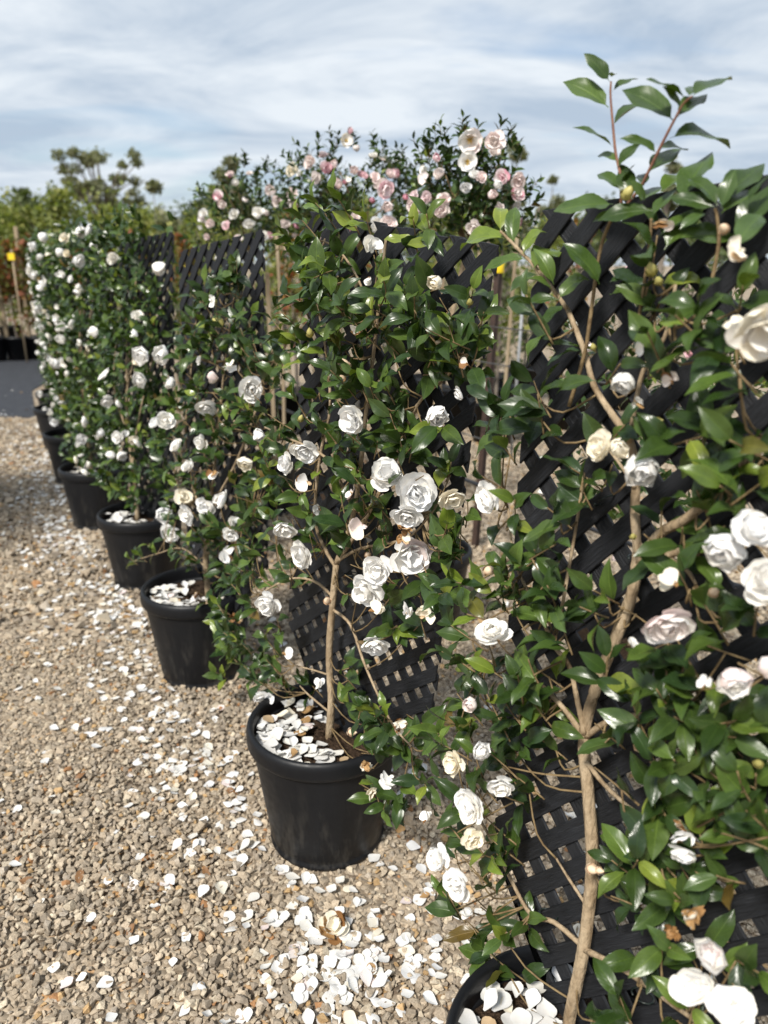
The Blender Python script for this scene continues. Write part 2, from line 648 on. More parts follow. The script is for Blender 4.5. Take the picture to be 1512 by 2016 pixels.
def gravel(name, y0, y1, step, rad, variants, seed, label, x1=99, zlo=-0.2, zhi=0.55):
    r = np.random.default_rng(seed)
    ys, xs = np.arange(y0, y1, step), np.arange(-4.3, 4.3, step)
    X, Y = [a.ravel() for a in np.meshgrid(xs, ys)]
    X = X + r.uniform(-.5, .5, X.size) * step
    Y = Y + r.uniform(-.5, .5, Y.size) * step
    k = in_view_xy(X, Y) & (X < x1)
    for cx, cy in POTS + PINK:
        k &= (X - cx) ** 2 + (Y - cy) ** 2 > (BASE_R - .012) ** 2
    k &= ~((Y > 7.75) & (X < -3.55))
    X, Y = X[k], Y[k]
    n = X.size
    s = rad * np.exp(r.normal(0, .28, n))
    s *= np.where(r.random(n) < .03, 1.5, 1.0)
    Rm = rot_mats(n, r)
    Rm[:, 2, :] *= 0.8
    bump = .006 * np.sin(X * 5.1 + 1.3 * np.sin(Y * 3.3)) * np.sin(Y * 4.7) + 0.004
    Z = bump + s * r.uniform(zlo, zhi, n)
    pal = np.array([[.36, .295, .22], [.31, .26, .20], [.43, .355, .265], [.49, .42, .32], [.27, .225, .175], [.41, .275, .14], [.39, .335, .27]])
    pr = np.array([.26, .2, .2, .12, .1, .045, .075])
    c = pal[r.choice(len(pal), n, p=pr)] * r.uniform(.8, 1.18, n)[:, None]
    red = r.random(n) < .012
    c[red] = [.34, .18, .085]
    which = r.integers(0, len(variants), n)
    VV, FF, CC, base = [], [], [], 0
    for vi, (vv, ff) in enumerate(variants):
        idx = np.nonzero(which == vi)[0]
        if not idx.size:
            continue
        P = np.einsum('nij,vj->nvi', Rm[idx], vv) * s[idx, None, None] + np.stack([X[idx], Y[idx], Z[idx]], 1)[:, None, :]
        nv = len(vv)
        VV.append(P.reshape(-1, 3))
        FF.append((ff[None] + (np.arange(idx.size) * nv)[:, None, None] + base).reshape(-1, 3))
        CC.append(np.repeat(np.concatenate([c[idx], np.ones((idx.size, 1))], 1), nv, axis=0))
        base += nv * idx.size
    me = mesh_np(name, np.concatenate(VV), np.concatenate(FF), M_STONE, False, np.concatenate(CC))
    return tag(obj(name, me), label, 'gravel', kind='stuff')


SV = stone_variants(12, 14, 3)
SVB = stone_variants(8, 10, 4)
gravel('gravel', 0.55, 2.9, 0.0130, 0.0098, SV, 21, 'loose tan and grey gravel stones in the foreground')
gravel('gravel', 2.9, 8.4, 0.0235, 0.0165, SVB, 22, 'tan gravel stretching back along the row of pots', x1=2.2)


# ------------------------------------------------------------------ leaves and petals (shared meshes)
def leaf_geo(rows, cross, wid, curl, fold, twist, wave, seed):
    r = random.Random(seed)
    V, UV, Fc = [], [], []
    ts = [(-1 + 2 * j / (cross - 1)) for j in range(cross)]
    ph = r.uniform(0, 6)
    S = [0.0] + [0.07 + 0.93 * (i / (rows - 1)) for i in range(rows)]
    y = z = 0.0
    prev = 0.0
    for i, s in enumerate(S):
        q = max(0.0, (s - 0.07) / 0.93)
        w = wid * (math.sin(math.pi * min(1, q ** 0.86)) ** 0.80) * (1 - 0.35 * q ** 5) * 0.5 + 0.010 * (1 - q)
        if i == len(S) - 1:
            w = 0.004
        ang = 0.25 - curl * s
        ds = s - prev
        y += math.cos(ang) * ds
        z += math.sin(ang) * ds
        prev = s
        tw = twist * s
        for t in ts:
            x = t * w
            zz = abs(t) ** 1.3 * w * fold - abs(t) ** 3 * w * fold * 0.5 + wave * w * math.sin(q * 9 + ph + (2.0 if t > 0 else 0)) * abs(t) ** 2
            V.append((x * math.cos(tw) - zz * math.sin(tw), y - zz * math.sin(ang), z + zz * math.cos(ang) + x * math.sin(tw)))
            UV.append((0.5 + 0.5 * t, s))
    for i in range(len(S) - 1):
        for j in range(cross - 1):
            a = i * cross + j
            Fc.append((a, a + 1, a + cross + 1, a + cross))
    return np.array(V), np.array(Fc), np.array(UV)


LEAF_HI = [leaf_geo(9, 5, wid, curl, fold, tw, wv, k) for k, (wid, curl, fold, tw, wv) in enumerate([
    (.41, .75, .60, .1, .2), (.37, 1.15, .7, -.25, .25), (.43, .5, .5, .2, .15), (.38, 1.5, .6, 0, .3), (.35, .9, .9, -.1, .2), (.42, .35, .45, .3, .25),
    (.40, 1.0, .5, -.4, .35)])]
LEAF_LO = [leaf_geo(4, 3, wid, curl, fold, tw, 0, k) for k, (wid, curl, fold, tw) in enumerate([
    (.44, .55, .5, .1), (.40, .95, .5, -.25), (.47, .3, .45, .2), (.42, 1.2, .5, 0)])]
LEAF_HI_ME = [mesh('leaf', v, f, M_LEAF, True, uv) for v, f, uv in LEAF_HI]
LEAF_LO_ME = [mesh('leaf', v, f, M_LEAF, True, uv) for v, f, uv in LEAF_LO]

DARK = [(.025, .050, .011), (.032, .060, .012), (.022, .045, .014), (.040, .072, .015), (.029, .054, .016)]
MID = [(.058, .098, .020), (.068, .112, .022), (.052, .090, .024)]
NEW = [(.12, .17, .024), (.15, .19, .03), (.095, .145, .026)]
BRONZE = [(.11, .075, .02), (.09, .09, .02)]


def leaf_tint(p_new=0.08, p_mid=0.25):
    x = random.random()
    if x < p_new:
        c = random.choice(NEW)
    elif x < p_new + p_mid:
        c = random.choice(MID)
    elif x < p_new + p_mid + 0.012:
        c = random.choice(BRONZE)
    else:
        c = random.choice(DARK)
    k = rnd(.76, 1.14)
    return (c[0] * k, c[1] * k, c[2] * k, 1)


def clear_blooms(leaves, blooms, keep=.12):
    out = []
    for L in leaves:
        m = L[0] + L[1].normalized() * L[3] * .55
        x, y, w = proj(m)
        if any((x - b[0]) ** 2 + (y - b[1]) ** 2 < (b[2] * .72) ** 2 for b in blooms) and random.random() > keep:
            continue
        out.append(L)
    return out


def put_leaves(parent, leaves, variants_me, variants_geo, max_obj, lo=False, stuff_name='foliage'):
    """leaves: list of (pos, dir, normal, length, tint). The largest in the picture become objects, the rest one mesh."""
    def size(L):
        px, py, w = proj(L[0])
        if not (-60 < px < 1572 and -60 < py < 2076):
            return 0
        return L[3] / w
    leaves = sorted(leaves, key=size, reverse=True)
    for (p, d, n, ln, t) in leaves[:max_obj]:
        obj('leaf', random.choice(variants_me), parent, mat4(frame(d, n), p, ln), t)
    rest = leaves[max_obj:]
    if rest:
        tag_o = obj(stuff_name, merged(rest, variants_geo, M_LEAF_S, 'foliage'), parent)
        tag_o['kind'] = 'stuff'


def merged(leaves, variants_geo, mat, name):
    VV, FF, CC, UU, b = [], [], [], [], 0
    for (p, d, n, ln, t) in leaves:
        v, f, uv = random.choice(variants_geo)
        M = np.array(frame(d, n)) * ln
        VV.append(v @ M.T + np.array(p))
        FF.append(f + b)
        CC.append(np.tile(np.array(t), (len(v), 1)))
        UU.append(uv)
        b += len(v)
    return mesh_np(name, np.concatenate(VV), np.concatenate(FF), mat, True, np.concatenate(CC), np.concatenate(UU))


def petal_geo(W, kappa, cup, ruffle, seed, rows=6, cross=5, notch=0.06):
    """unit-length petal: base at the origin, runs along +Y, bends towards +Z by kappa"""
    r = random.Random(seed)
    V, Fc = [], []
    ph1, ph2 = r.uniform(0, 6), r.uniform(0, 6)
    y = z = 0.0
    prev = 0.0
    for i in range(rows):
        s = i / (rows - 1)
        ang = kappa * (s - 0.15)
        y += math.cos(ang) * (s - prev)
        z += math.sin(ang) * (s - prev)
        prev = s
        w = W * 0.5 * (0.16 + 0.84 * math.sin(math.pi * 0.5 * min(1, s * 1.45)) ** 1.2) * math.sqrt(max(0.0, 1 - (max(0, s - 0.45) / 0.6) ** 2.6))
        for j in range(cross):
            t = -1 + 2 * j / (cross - 1)
            n = cup * w * t * t + ruffle * s * s * (math.sin(3.1 * t + ph1) + 0.6 * math.sin(6.3 * t + ph2) * abs(t))
            yy = -notch * (1 - abs(t)) * (s > 0.95) - 0.10 * t * t * s * s * (s > 0.6)
            V.append((t * w, y + yy - n * math.sin(ang), z + n * math.cos(ang)))
    for i in range(rows - 1):
        for j in range(cross - 1):
            a = i * cross + j
            Fc.append((a, a + 1, a + cross + 1, a + cross))
    return np.array(V), np.array(Fc)


P_OUT = [petal_geo(1.0, .6, .22, .035, 1, 7, 7), petal_geo(1.1, .8, .2, .045, 2, 7, 7), petal_geo(.95, .4, .22, .04, 3, 7, 7), petal_geo(1.05, 1.0, .25, .05, 9, 7, 7)]
P_CUP = [petal_geo(1.0, 1.5, .45, .06, 4), petal_geo(1.1, 1.8, .4, .07, 5), petal_geo(.95, 1.2, .5, .08, 6)]
P_WILT = [petal_geo(.62, -1.2, .9, .16, 7, 7, 7), petal_geo(.5, 1.9, 1.2, .18, 8, 7, 7)]
P_FLAT = [petal_geo(.84, .2, .16, .012, 10, 8, 7, .0), petal_geo(.76, .32, .22, .02, 11, 8, 7, .0), petal_geo(.92, .15, .12, .02, 12, 8, 7, .03), petal_geo(.8, .42, .18, .02, 13, 8, 7, .02), petal_geo(.72, .8, .4, .035, 14, 8, 7, .02), petal_geo(.88, .22, .25, .035, 15, 8, 7, .04)]
ME_OUT = [mesh('petal', v, f, M_PETAL) for v, f in P_OUT]
ME_CUP = [mesh('petal', v, f, M_PETAL) for v, f in P_CUP]
ME_WILT = [mesh('petal', v, f, M_PETAL) for v, f in P_WILT]
ME_FLAT = [mesh('petal', v, f, M_PETAL) for v, f in P_FLAT]


def pm(phi, elev, s, off=0.0):
    """petal matrix inside a flower whose axis is +Z"""
    return Matrix.Rotation(phi, 4, 'Z') @ Matrix.Translation((0, off, 0)) @ Matrix.Rotation(elev, 4, 'X') @ Matrix.Scale(s, 4)


def layout(kind, r):
    """outer petals [(variant set, index, matrix, colour role)], core petals likewise; unit diameter flower"""
    out, core = [], []
    if kind == 'open':
        for k in range(7):
            out.append(('o', r.randrange(4), pm(k * 2 * math.pi / 7 + r.uniform(-.25, .25), r.uniform(-.12, .16), r.uniform(.50, .58)), 0))
        for k in range(6):
            out.append(('o', r.randrange(4), pm(k * 2 * math.pi / 6 + r.uniform(-.35, .35), r.uniform(.16, .40), r.uniform(.44, .52)), 0))
        for k in range(5):
            core.append(('o', r.randrange(4), pm(k * 2 * math.pi / 5 + r.uniform(-.5, .5), r.uniform(.42, .62), r.uniform(.36, .46)), 1))
        for k in range(6):
            core.append(('c', r.randrange(3), pm(r.uniform(0, 6.3), r.uniform(.55, .85), r.uniform(.28, .40), .01), 1))
    elif kind == 'cup':
        for k in range(6):
            out.append(('c', r.randrange(3), pm(k * 2 * math.pi / 6 + r.uniform(-.2, .2), r.uniform(.15, .35), r.uniform(.62, .70)), 0))
        for k in range(5):
            out.append(('c', r.randrange(3), pm(k * 2 * math.pi / 5 + r.uniform(-.3, .3), r.uniform(.45, .7), r.uniform(.55, .62)), 0))
        for k in range(7):
            core.append(('c', r.randrange(3), pm(r.uniform(0, 6.3), r.uniform(.7, 1.1), r.uniform(.40, .52)), 1))
    elif kind == 'loose':        # blown bloom, fewer and larger petals
        for k in range(6):
            out.append(('o', r.randrange(4), pm(k * 2 * math.pi / 6 + r.uniform(-.35, .35), r.uniform(-.25, .30), r.uniform(.50, .60)), 0))
        for k in range(5):
            out.append(('o', r.randrange(4), pm(k * 2 * math.pi / 5 + r.uniform(-.4, .4), r.uniform(.30, .65), r.uniform(.46, .56)), 0))
        for k in range(5):
            core.append(('o', r.randrange(4), pm(k * 2 * math.pi / 5 + r.uniform(-.6, .6), r.uniform(.65, 1.0), r.uniform(.38, .50)), 1))
    elif kind == 'single':
        for k in range(6):
            out.append(('o', r.randrange(4), pm(k * 2 * math.pi / 6 + r.uniform(-.2, .2), r.uniform(.05, .3), r.uniform(.50, .56)), 0))
        for k in range(5):
            out.append(('o', r.randrange(4), pm(k * 2 * math.pi / 5 + r.uniform(-.2, .2), r.uniform(.3, .5), r.uniform(.38, .44)), 0))
    elif kind == 'ragged':       # most petals gone, the last ones hang to one side
        f0 = r.uniform(0, 6.3)
        for k in range(4):
            out.append(('o', r.randrange(4), pm(f0 + r.uniform(-1.1, 1.1), r.uniform(-.5, .9), r.uniform(.42, .60)), 0))
        for k in range(3):
            core.append(('w', r.randrange(2), pm(r.uniform(0, 6.3), r.uniform(.6, 1.3), r.uniform(.14, .24)), 2))
    elif kind == 'wilt':         # browned and crumpled, hanging together
        f0 = r.uniform(0, 6.3)
        for k in range(6):
            out.append(('w', r.randrange(2), pm(f0 + r.uniform(-1.3, 1.3), r.uniform(-.7, 1.2), r.uniform(.35, .62)), 2))
        for k in range(5):
            core.append(('w', r.randrange(2), pm(f0 + r.uniform(-1.6, 1.6), r.uniform(-.4, 1.3), r.uniform(.3, .5)), 2))
    return out, core


SETS_G = {'o': P_OUT, 'c': P_CUP, 'w': P_WILT}
SETS_M = {'o': ME_OUT, 'c': ME_CUP, 'w': ME_WILT}


def join_petals(items, mat, name):
    VV, FF, b = [], [], 0
    for s, i, M, role in items:
        v, f = SETS_G[s][i]
        A = np.array(M)
        VV.append(v @ A[:3, :3].T + A[:3, 3])
        FF.append(f + b)
        b += len(v)
    return mesh_np(name, np.concatenate(VV), np.concatenate(FF), mat, True)


PROTO = {}
for kind, cnt in (('open', 5), ('loose', 6), ('cup', 5), ('single', 2), ('ragged', 3), ('wilt', 3)):
    PROTO[kind] = []
    for k in range(cnt):
        r_ = random.Random(k * 7 + len(kind) * 31)
        o_, c_ = layout(kind, r_)
        if kind == 'single':
            gg = Geo()
            for q in range(26):
                a, e = r_.uniform(0, 6.3), r_.uniform(.75, 1.45)
                d_ = Vector((math.cos(a) * math.cos(e), math.sin(a) * math.cos(e), math.sin(e)))
                gg.tube([d_ * .02, d_ * r_.uniform(.14, .2)], .009, .013, 4, 1)
            cm = gg.mesh('flower', M_STAMEN)
        else:
            cm = join_petals(c_, M_PETAL, 'flower')
        PROTO[kind].append((o_, cm, join_petals(o_ + c_, M_PETAL, 'flower')))

WHITE = [(.91, .90, .88, 1), (.91, .89, .84, 1), (.90, .90, .90, 1), (.92, .91, .89, 1)]
CREAM = [(.90, .84, .70, 1), (.91, .86, .74, 1)]
BROWN = [(.33, .18, .07, 1), (.44, .27, .12, 1), (.24, .12, .045, 1), (.60, .44, .27, 1)]
BLUSH = [(.91, .79, .77, 1), (.91, .84, .81, 1)]
PINKS = [(.86, .62, .66, 1), (.89, .76, .77, 1), (.76, .40, .48, 1), (.90, .84, .83, 1)]


def flower(parent, pos, facing, dia, kind='open', detail=True, pal=None, brown=0.0):
    facing = Vector(facing).normalized()
    if kind == 'open' and random.random() < .6:
        kind = 'loose'
    up = Vector((0, 0, 1)) if abs(facing.z) < .9 else Vector((1, 0, 0))
    x = up.cross(facing).normalized()
    M3 = Matrix((x, facing.cross(x), facing)).transposed() @ Matrix.Rotation(rnd(0, 6.28), 3, 'Z')
    out, core, whole = random.choice(PROTO[kind])
    base = pal or WHITE
    c = random.choice(BROWN) if kind == 'wilt' else random.choice(base)
    if kind == 'ragged' and detail and random.random() < .75:
        c = random.choice(BROWN)
    mw = mat4(M3, pos, dia) @ Matrix.Diagonal((rnd(.86, 1.1), rnd(.86, 1.1), rnd(.75, 1.3), 1))
    if not detail:
        return obj('flower', whole, parent, mw, c)
    f = obj('flower', core, parent, mw, c)
    for s, i, M, role in out:
        pc = random.choice(base)
        if role == 2 or random.random() < brown:
            pc = random.choice(BROWN if random.random() < .75 else CREAM)
        o = obj('petal', SETS_M[s][i], f, M, pc)
    return f


def bud_mesh(mat):
    gg = Geo()
    prof = []
    for i in range(9):
        t = i / 8
        prof.append((max(.002, .34 * math.sin(math.pi * min(1, t * 1.02)) ** .8 * (1 - .25 * t)), t))
    gg.lathe(prof, 10)
    for k in range(5):        # scales clasping the base
        a = k * 2.4
        for q in range(1):
            V, Fc = [], []
            for i in range(4):
                t = i / 3
                for j in range(3):
                    b = a + (j - 1) * .75 * math.sin(math.pi * (.25 + .7 * t))
                    rr = .37 * math.sin(math.pi * min(1, .12 + .42 * t)) + .02
                    V.append(Vector((rr * math.cos(b), rr * math.sin(b), .02 + t * (.30 + .05 * k))))
            for i in range(3):
                for j in range(2):
                    w = i * 3 + j
                    Fc.append((w, w + 1, w + 4, w + 3))
            gg.add(V, Fc)
    return gg.mesh('bud', mat)


ME_BUD = [bud_mesh(M_BUD), bud_mesh(M_BUDP)]


def bud(parent, pos, d, ln, pale):
    return obj('bud', ME_BUD[1 if pale else 0], parent, mat4(frame(d, (0, 0, 1)) @ Matrix.Rotation(-math.pi / 2, 3, 'X'), pos, ln))


# ------------------------------------------------------------------ pots
def pot_meshes():
    b, rm, so = Geo(), Geo(), Geo()
    b.lathe([(0.0, .012), (BASE_R - .03, .012), (BASE_R - .028, 0.0), (BASE_R - .006, 0.0), (BASE_R, .006), (BASE_R + .001, .016), (BASE_R - .003, .020), (BASE_R - .001, .030),
             (.1895, .300), (.1895, .312), (.183, .312), (.180, .30), (.176, .26)], 56)
    rm.lathe([(.1860, .312), (.1930, .309), (.2000, .3105), (.2040, .316), (.2050, .324), (.2045, .342), (.2030, .352), (.1985, .359), (.1925, .3615), (.1870, .358), (.1850, .350), (.1842, .330), (.1838, .305)], 56)
    seg, rings = 40, 9
    V, Fc = [], []
    for i in range(rings):
        r = .182 * i / (rings - 1)
        for k in range(seg):
            a = 2 * math.pi * k / seg
            V.append(Vector((r * math.cos(a), r * math.sin(a), SOIL_Z - .012 + rnd(-.006, .008) + .012 * (1 - i / rings))))
    for i in range(rings - 1):
        for k in range(seg):
            Fc.append((i * seg + k, i * seg + (k + 1) % seg, (i + 1) * seg + (k + 1) % seg, (i + 1) * seg + k))
    so.add(V, Fc)
    return b.mesh('pot_body', M_POT), rm.mesh('rim', M_POT), so.mesh('soil', M_SOIL)


PB, PR, PS = pot_meshes()


def pot(loc, label, group, rz=0.0, s=1.0):
    t = thing('plant_pot', label, 'pot', (loc[0], loc[1], 0), group)
    M = Matrix.Translation((loc[0], loc[1], 0)) @ Matrix.Rotation(rz, 4, 'Z') @ Matrix.Scale(s, 4)
    obj('pot_body', PB, t, M)
    obj('rim', PR, t, M)
    obj('soil', PS, t, M)
    return t


ORD = ['nearest', 'second', 'third', 'fourth', 'fifth', 'sixth', 'seventh', 'eighth', 'ninth', 'tenth', 'eleventh', 'twelfth', 'thirteenth', 'fourteenth']
POTLAB = ['black plastic pot cut off at the bottom edge, under the nearest trellis',
          'large black plastic pot heaped with white petals, second in the row',
          'black plastic pot with wide rim and petals inside, third in the row',
          'black plastic pot, fourth in the row, crossed by a hanging leafy twig',
          'black plastic pot, fifth in the row, slightly out of focus',
          'blurred black pot, sixth in the row, half hidden by the foliage',
          'blurred black pot, seventh in the row, at the end of the gravel',
          'farthest blurred black pot, last of the white camellia row']
for i, p in enumerate(POTS):
    pot(p, POTLAB[i], 'black pots of the white camellia row', rnd(0, 6))


# ------------------------------------------------------------------ trellises
def clip_poly(poly, nx, ny, c):
    out = []
    for i in range(len(poly)):
        a, b = poly[i], poly[(i + 1) % len(poly)]
        da, db = nx * a[0] + ny * a[1] - c, nx * b[0] + ny * b[1] - c
        if da <= 0:
            out.append(a)
        if da * db < 0:
            t = da / (da - db)
            out.append((a[0] + (b[0] - a[0]) * t, a[1] + (b[1] - a[1]) * t))
    return out


PAN_W, PAN_H = 0.29, 1.285
OUTLINE = [(-.145, -.045), (.145, -.045), (.155, .075), (PAN_W, .20), (PAN_W, PAN_H), (-PAN_W, PAN_H), (-PAN_W, .20), (-.155, .075)]
SLAT_W, PITCH_S, SLAT_T = 0.0305, 0.0530, 0.0060


def panel_axes(i):
    az, lean, roll, off, du = PANEL[i]
    az, lean, roll = R(az), R(lean), R(roll)
    d = Vector((math.cos(az), math.sin(az), 0))
    n = Vector((d.y, -d.x, 0))
    u = Vector((0, 0, 1)) * math.cos(lean) - n * math.sin(lean)
    nn = d.cross(u)
    nn = nn if nn.dot(n) > 0 else -nn
    d2 = d * math.cos(roll) - u * math.sin(roll)
    u2 = u * math.cos(roll) + d * math.sin(roll)
    P0 = Vector((POTS[i][0], POTS[i][1], 0.30 + (0.016, 0, 0.0, 0.04, 0.02, 0, 0, 0)[i])) - n * off + d * du
    return P0, d2, u2, nn


SLATS = []
for sgn in (1, -1):
    dx, dy = math.cos(R(45)), sgn * math.sin(R(45))
    nx, ny = -dy, dx
    k = -28
    while k < 30:
        c = k * PITCH_S + (0.013 if sgn > 0 else 0.03)
        hw = SLAT_W / 2 if sgn > 0 else SLAT_W * .46
        poly = clip_poly(OUTLINE, nx, ny, c + hw)
        poly = clip_poly(poly, -nx, -ny, -(c - hw)) if len(poly) > 2 else []
        if len(poly) > 2:
            area = abs(sum(poly[j][0] * poly[(j + 1) % len(poly)][1] - poly[(j + 1) % len(poly)][0] * poly[j][1] for j in range(len(poly)))) / 2
            if area > 1.5e-4:
                # local frame: x along the slat so that the grain follows it
                L = [((x * dx + y * dy), (x * nx + y * ny) - c) for x, y in poly]
                z0, z1 = (0.0005, SLAT_T) if sgn > 0 else (-SLAT_T, -0.0005)
                bm = bmesh.new()
                vs = [bm.verts.new((a, b, z0)) for a, b in L]
                f = bm.faces.new(vs)
                ex = bmesh.ops.extrude_face_region(bm, geom=[f])
                bmesh.ops.translate(bm, vec=(0, 0, z1 - z0), verts=[e for e in ex['geom'] if isinstance(e, bmesh.types.BMVert)])
                bmesh.ops.recalc_face_normals(bm, faces=bm.faces)
                bmesh.ops.bevel(bm, geom=list(bm.edges), offset=.0009, segments=1, affect='EDGES')
                me = bpy.data.meshes.new('slat')
                bm.to_mesh(me)
                bm.free()
                me.materials.append(M_SLAT)
                SLATS.append((me, Matrix(((dx, nx, 0, c * nx), (dy, ny, 0, c * ny), (0, 0, 1, 0), (0, 0, 0, 1)))))
        k += 1

TRLAB = ['black diagonal lattice trellis nearest the camera, at the right edge',
         'black diagonal lattice trellis leaning right in the petal-filled pot',
         'black lattice trellis with bare top tilted right, third in the row',
         'black lattice trellis, fourth in the row, only its right corner bare',
         'black lattice trellis hidden in foliage, fifth in the row', 'blurred black lattice trellis, sixth in the row',
         'blurred black lattice trellis, seventh in the row', 'farthest blurred black lattice trellis of the row']
TREL = []
for i in range(8):
    P0, d, u, n = panel_axes(i)
    M = Matrix(((d.x, u.x, n.x, P0.x), (d.y, u.y, n.y, P0.y), (d.z, u.z, n.z, P0.z), (0, 0, 0, 1)))
    t = thing('trellis', TRLAB[i], 'trellis', tuple(P0), 'lattice trellises standing in the pots')
    for me, Ms in SLATS:
        jit = Matrix.Translation((0, 0, rnd(-.0004, .0004))) @ Matrix.Rotation(rnd(-.004, .004), 4, 'Z')
        obj('slat', me, t, M @ Ms @ jit)
    TREL.append((t, P0, d, u, n, M))


def on_panel(i, px, py, w=0.0):
    """point where the line of sight meets the plane w metres in front of trellis i"""
    t, P0, d, u, n, M = TREL[i]
    r = ray(px, py)
    k = (P0 + n * w - CAM).dot(n) / r.dot(n)
    return CAM + r * k


def ring_tie(i, px, py, rad=0.014):
    t, P0, d, u, n, M = TREL[i]
    c = on_panel(i, px, py, .012)
    gg = Geo()
    ax = (u * rnd(.5, 1) + d * rnd(-.6, .6)).normalized()
    b = ax.cross(n).normalized()
    pts = [c + (n * math.cos(a) * .9 + b * math.sin(a) * 1.2) * rad for a in [k * math.pi / 6 for k in range(12)]]
    gg.add(*tube_geo(pts, .0016, .0016, 5))
    obj('tie', gg.mesh('tie', M_TIE), t)


for px, py in [(1258, 1105), (1190, 985), (1350, 1085), (1150, 1460), (1080, 1800), (1035, 1800), (1265, 925), (1190, 1250), (1330, 880), (1265, 1960)]:
    ring_tie(0, px, py)
for px, py in [(690, 1130), (900, 590), (690, 920), (790, 830)]:
    ring_tie(1, px, py, .016)


# ------------------------------------------------------------------ camellias
def shoot(p, axis, nl, ln, n, leaves, stems, p_new=.08, face=.45, spread=1.0, rad=.0016, back=.45):
    axis = axis.normalized()
    L = ln * (0.22 * nl) * rnd(.8, 1.1)
    p = p - axis * L * back
    side = axis.orthogonal().normalized()
    bend = rand_unit() * .18
    pts = [p, p + axis * L * .5 + bend * L * .3, p + axis * L + bend * L]
    if stems is not None:
        stems.append((pts, rad, rad * .6))
    path = smooth_path(pts, 6)
    a0 = rnd(0, 6.28)
    for k in range(nl):
        f = (k + .6) / nl
        q = path[min(int(f * (len(path) - 1)), len(path) - 1)]
        term = k >= nl - 2
        an = a0 + k * 2.4
        out = Matrix.Rotation(an, 3, axis) @ side
        tilt = rnd(.35, .75) if term else rnd(.8, 1.35) * spread
        dv = axis * math.cos(tilt) + out * math.sin(tilt) + Vector((0, 0, -.12)) + rand_unit() * .15
        nv = axis * math.sin(tilt) - out * math.cos(tilt)
        nv = nv * (1 - face) + n * face + Vector((0, 0, .35)) + rand_unit() * .3
        if dv.dot(-n) > .2:           # leaves do not grow through the lattice
            dv = dv + n * (2.0 * dv.dot(-n))
        t = leaf_tint(p_new * (2.2 if term else .7))
        leaves.append((q, dv, nv, ln * (rnd(.72, .95) if term else rnd(.85, 1.2)), t))


def in_poly(x, y, poly):
    c = False
    j = len(poly) - 1
    for i in range(len(poly)):
        xi, yi = poly[i]
        xj, yj = poly[j]
        if (yi > y) != (yj > y) and x < (xj - xi) * (y - yi) / (yj - yi) + xi:
            c = not c
        j = i
    return c


def grow(i, polys, gaps, nshoot, ln, p_new, branches, wr=(.015, .10), nl=(4, 7), mind=26, stem_to_branch=True):
    """leafy shoots over the areas of trellis i that the photograph shows as foliage"""
    t, P0, d, u, n, M = TREL[i]
    leaves, stems, placed = [], [], []
    xs = [q[0] for pl in polys for q in pl]
    ys = [q[1] for pl in polys for q in pl]
    tries = 0
    while len(placed) < nshoot and tries < nshoot * 80:
        tries += 1
        x, y = rnd(min(xs), max(xs)), rnd(min(ys), max(ys))
        if not any(in_poly(x, y, pl) for pl in polys):
            continue
        if any(((x - gx) / rx) ** 2 + ((y - gy) / ry) ** 2 < 1 for gx, gy, rx, ry in gaps):
            continue
        if any((x - a) ** 2 + (y - b) ** 2 < mind ** 2 for a, b in placed):
            continue
        placed.append((x, y))
        w = rnd(*wr)
        p = on_panel(i, x, y, w)
        rel = (p - P0).dot(d)
        axis = Vector((0, 0, rnd(.15, 1.0))) + n * rnd(-.05, .75) + d * (rnd(-.8, .8) + rel * .8)
        shoot(p, axis, random.randint(*nl), ln * rnd(.85, 1.12), n, leaves, stems, p_new)
        if stem_to_branch and branches:
            best = min(branches, key=lambda b: (b - p).length + max(0.0, (b.z - p.z)) * .8)
            if (best - p).length < .28:
                mid = (best + p) * .5 + n * .01 - Vector((0, 0, .02))
                stems.append(([best, mid, p], .0018, .0013))
    return leaves, stems


def stems_mesh(stems, mat=None, sides=5):
    gg = Geo()
    for pts, r0, r1 in stems:
        gg.tube(pts, r0, r1, sides, 3)
    return gg.mesh('twigs', mat or M_TWIG)


def traced(i, pts, ws):
    out = []
    for k, (x, y) in enumerate(pts):
        w = ws[0] + (ws[1] - ws[0]) * k / max(1, len(pts) - 1)
        out.append(on_panel(i, x, y, w))
    return out


def woody(parent, i, name, pts, r0, r1, ws=(.035, .03), mat=None, sides=8, samples=None):
    P = traced(i, pts, ws)
    gg = Geo()
    gg.tube(P, r0, r1, sides, 5, .05)
    obj(name, gg.mesh(name, mat or M_BARK), parent)
    if samples is not None:
        samples += smooth_path(P, 4)


PLAB = ['white-flowered camellia with large glossy leaves on the nearest trellis', 'white camellia covering the trellis above the petal-filled pot',
        'white camellia sprawling low on the trellis, third in the row', 'dense white camellia, fourth in the row, full of small blooms',
        'dense white camellia, fifth in the row, softly blurred', 'blurred white camellia, sixth in the row', 'blurred white camellia, seventh in the row',
        'farthest white camellia at the left end of the row']
PLANT = [thing('camellia', PLAB[i], 'shrub', (POTS[i][0], POTS[i][1], SOIL_Z), 'white camellias trained on trellises') for i in range(8)]


def to_cam(p):
    return (CAM - p).normalized()


TRUNK1 = [(x, y, 60) for x, y in ((1125, 2000), (1136, 1930), (1150, 1860), (1160, 1780), (1166, 1700), (1160, 1620), (1158, 1560), (1154, 1500), (1150, 1450), (1163, 1395), (1176, 1345), (1235, 1190), (1250, 1120), (1256, 1070), (1250, 1010), (1252, 950), (1190, 790), (1160, 720), (1300, 1055), (1345, 1030), (1310, 1095), (1130, 620))]
TRUNK2 = [(x, y, 42) for x, y in ((642, 1480), (648, 1445), (652, 1400), (650, 1340), (648, 1290), (651, 1245), (654, 1200), (658, 1150), (664, 1110))]


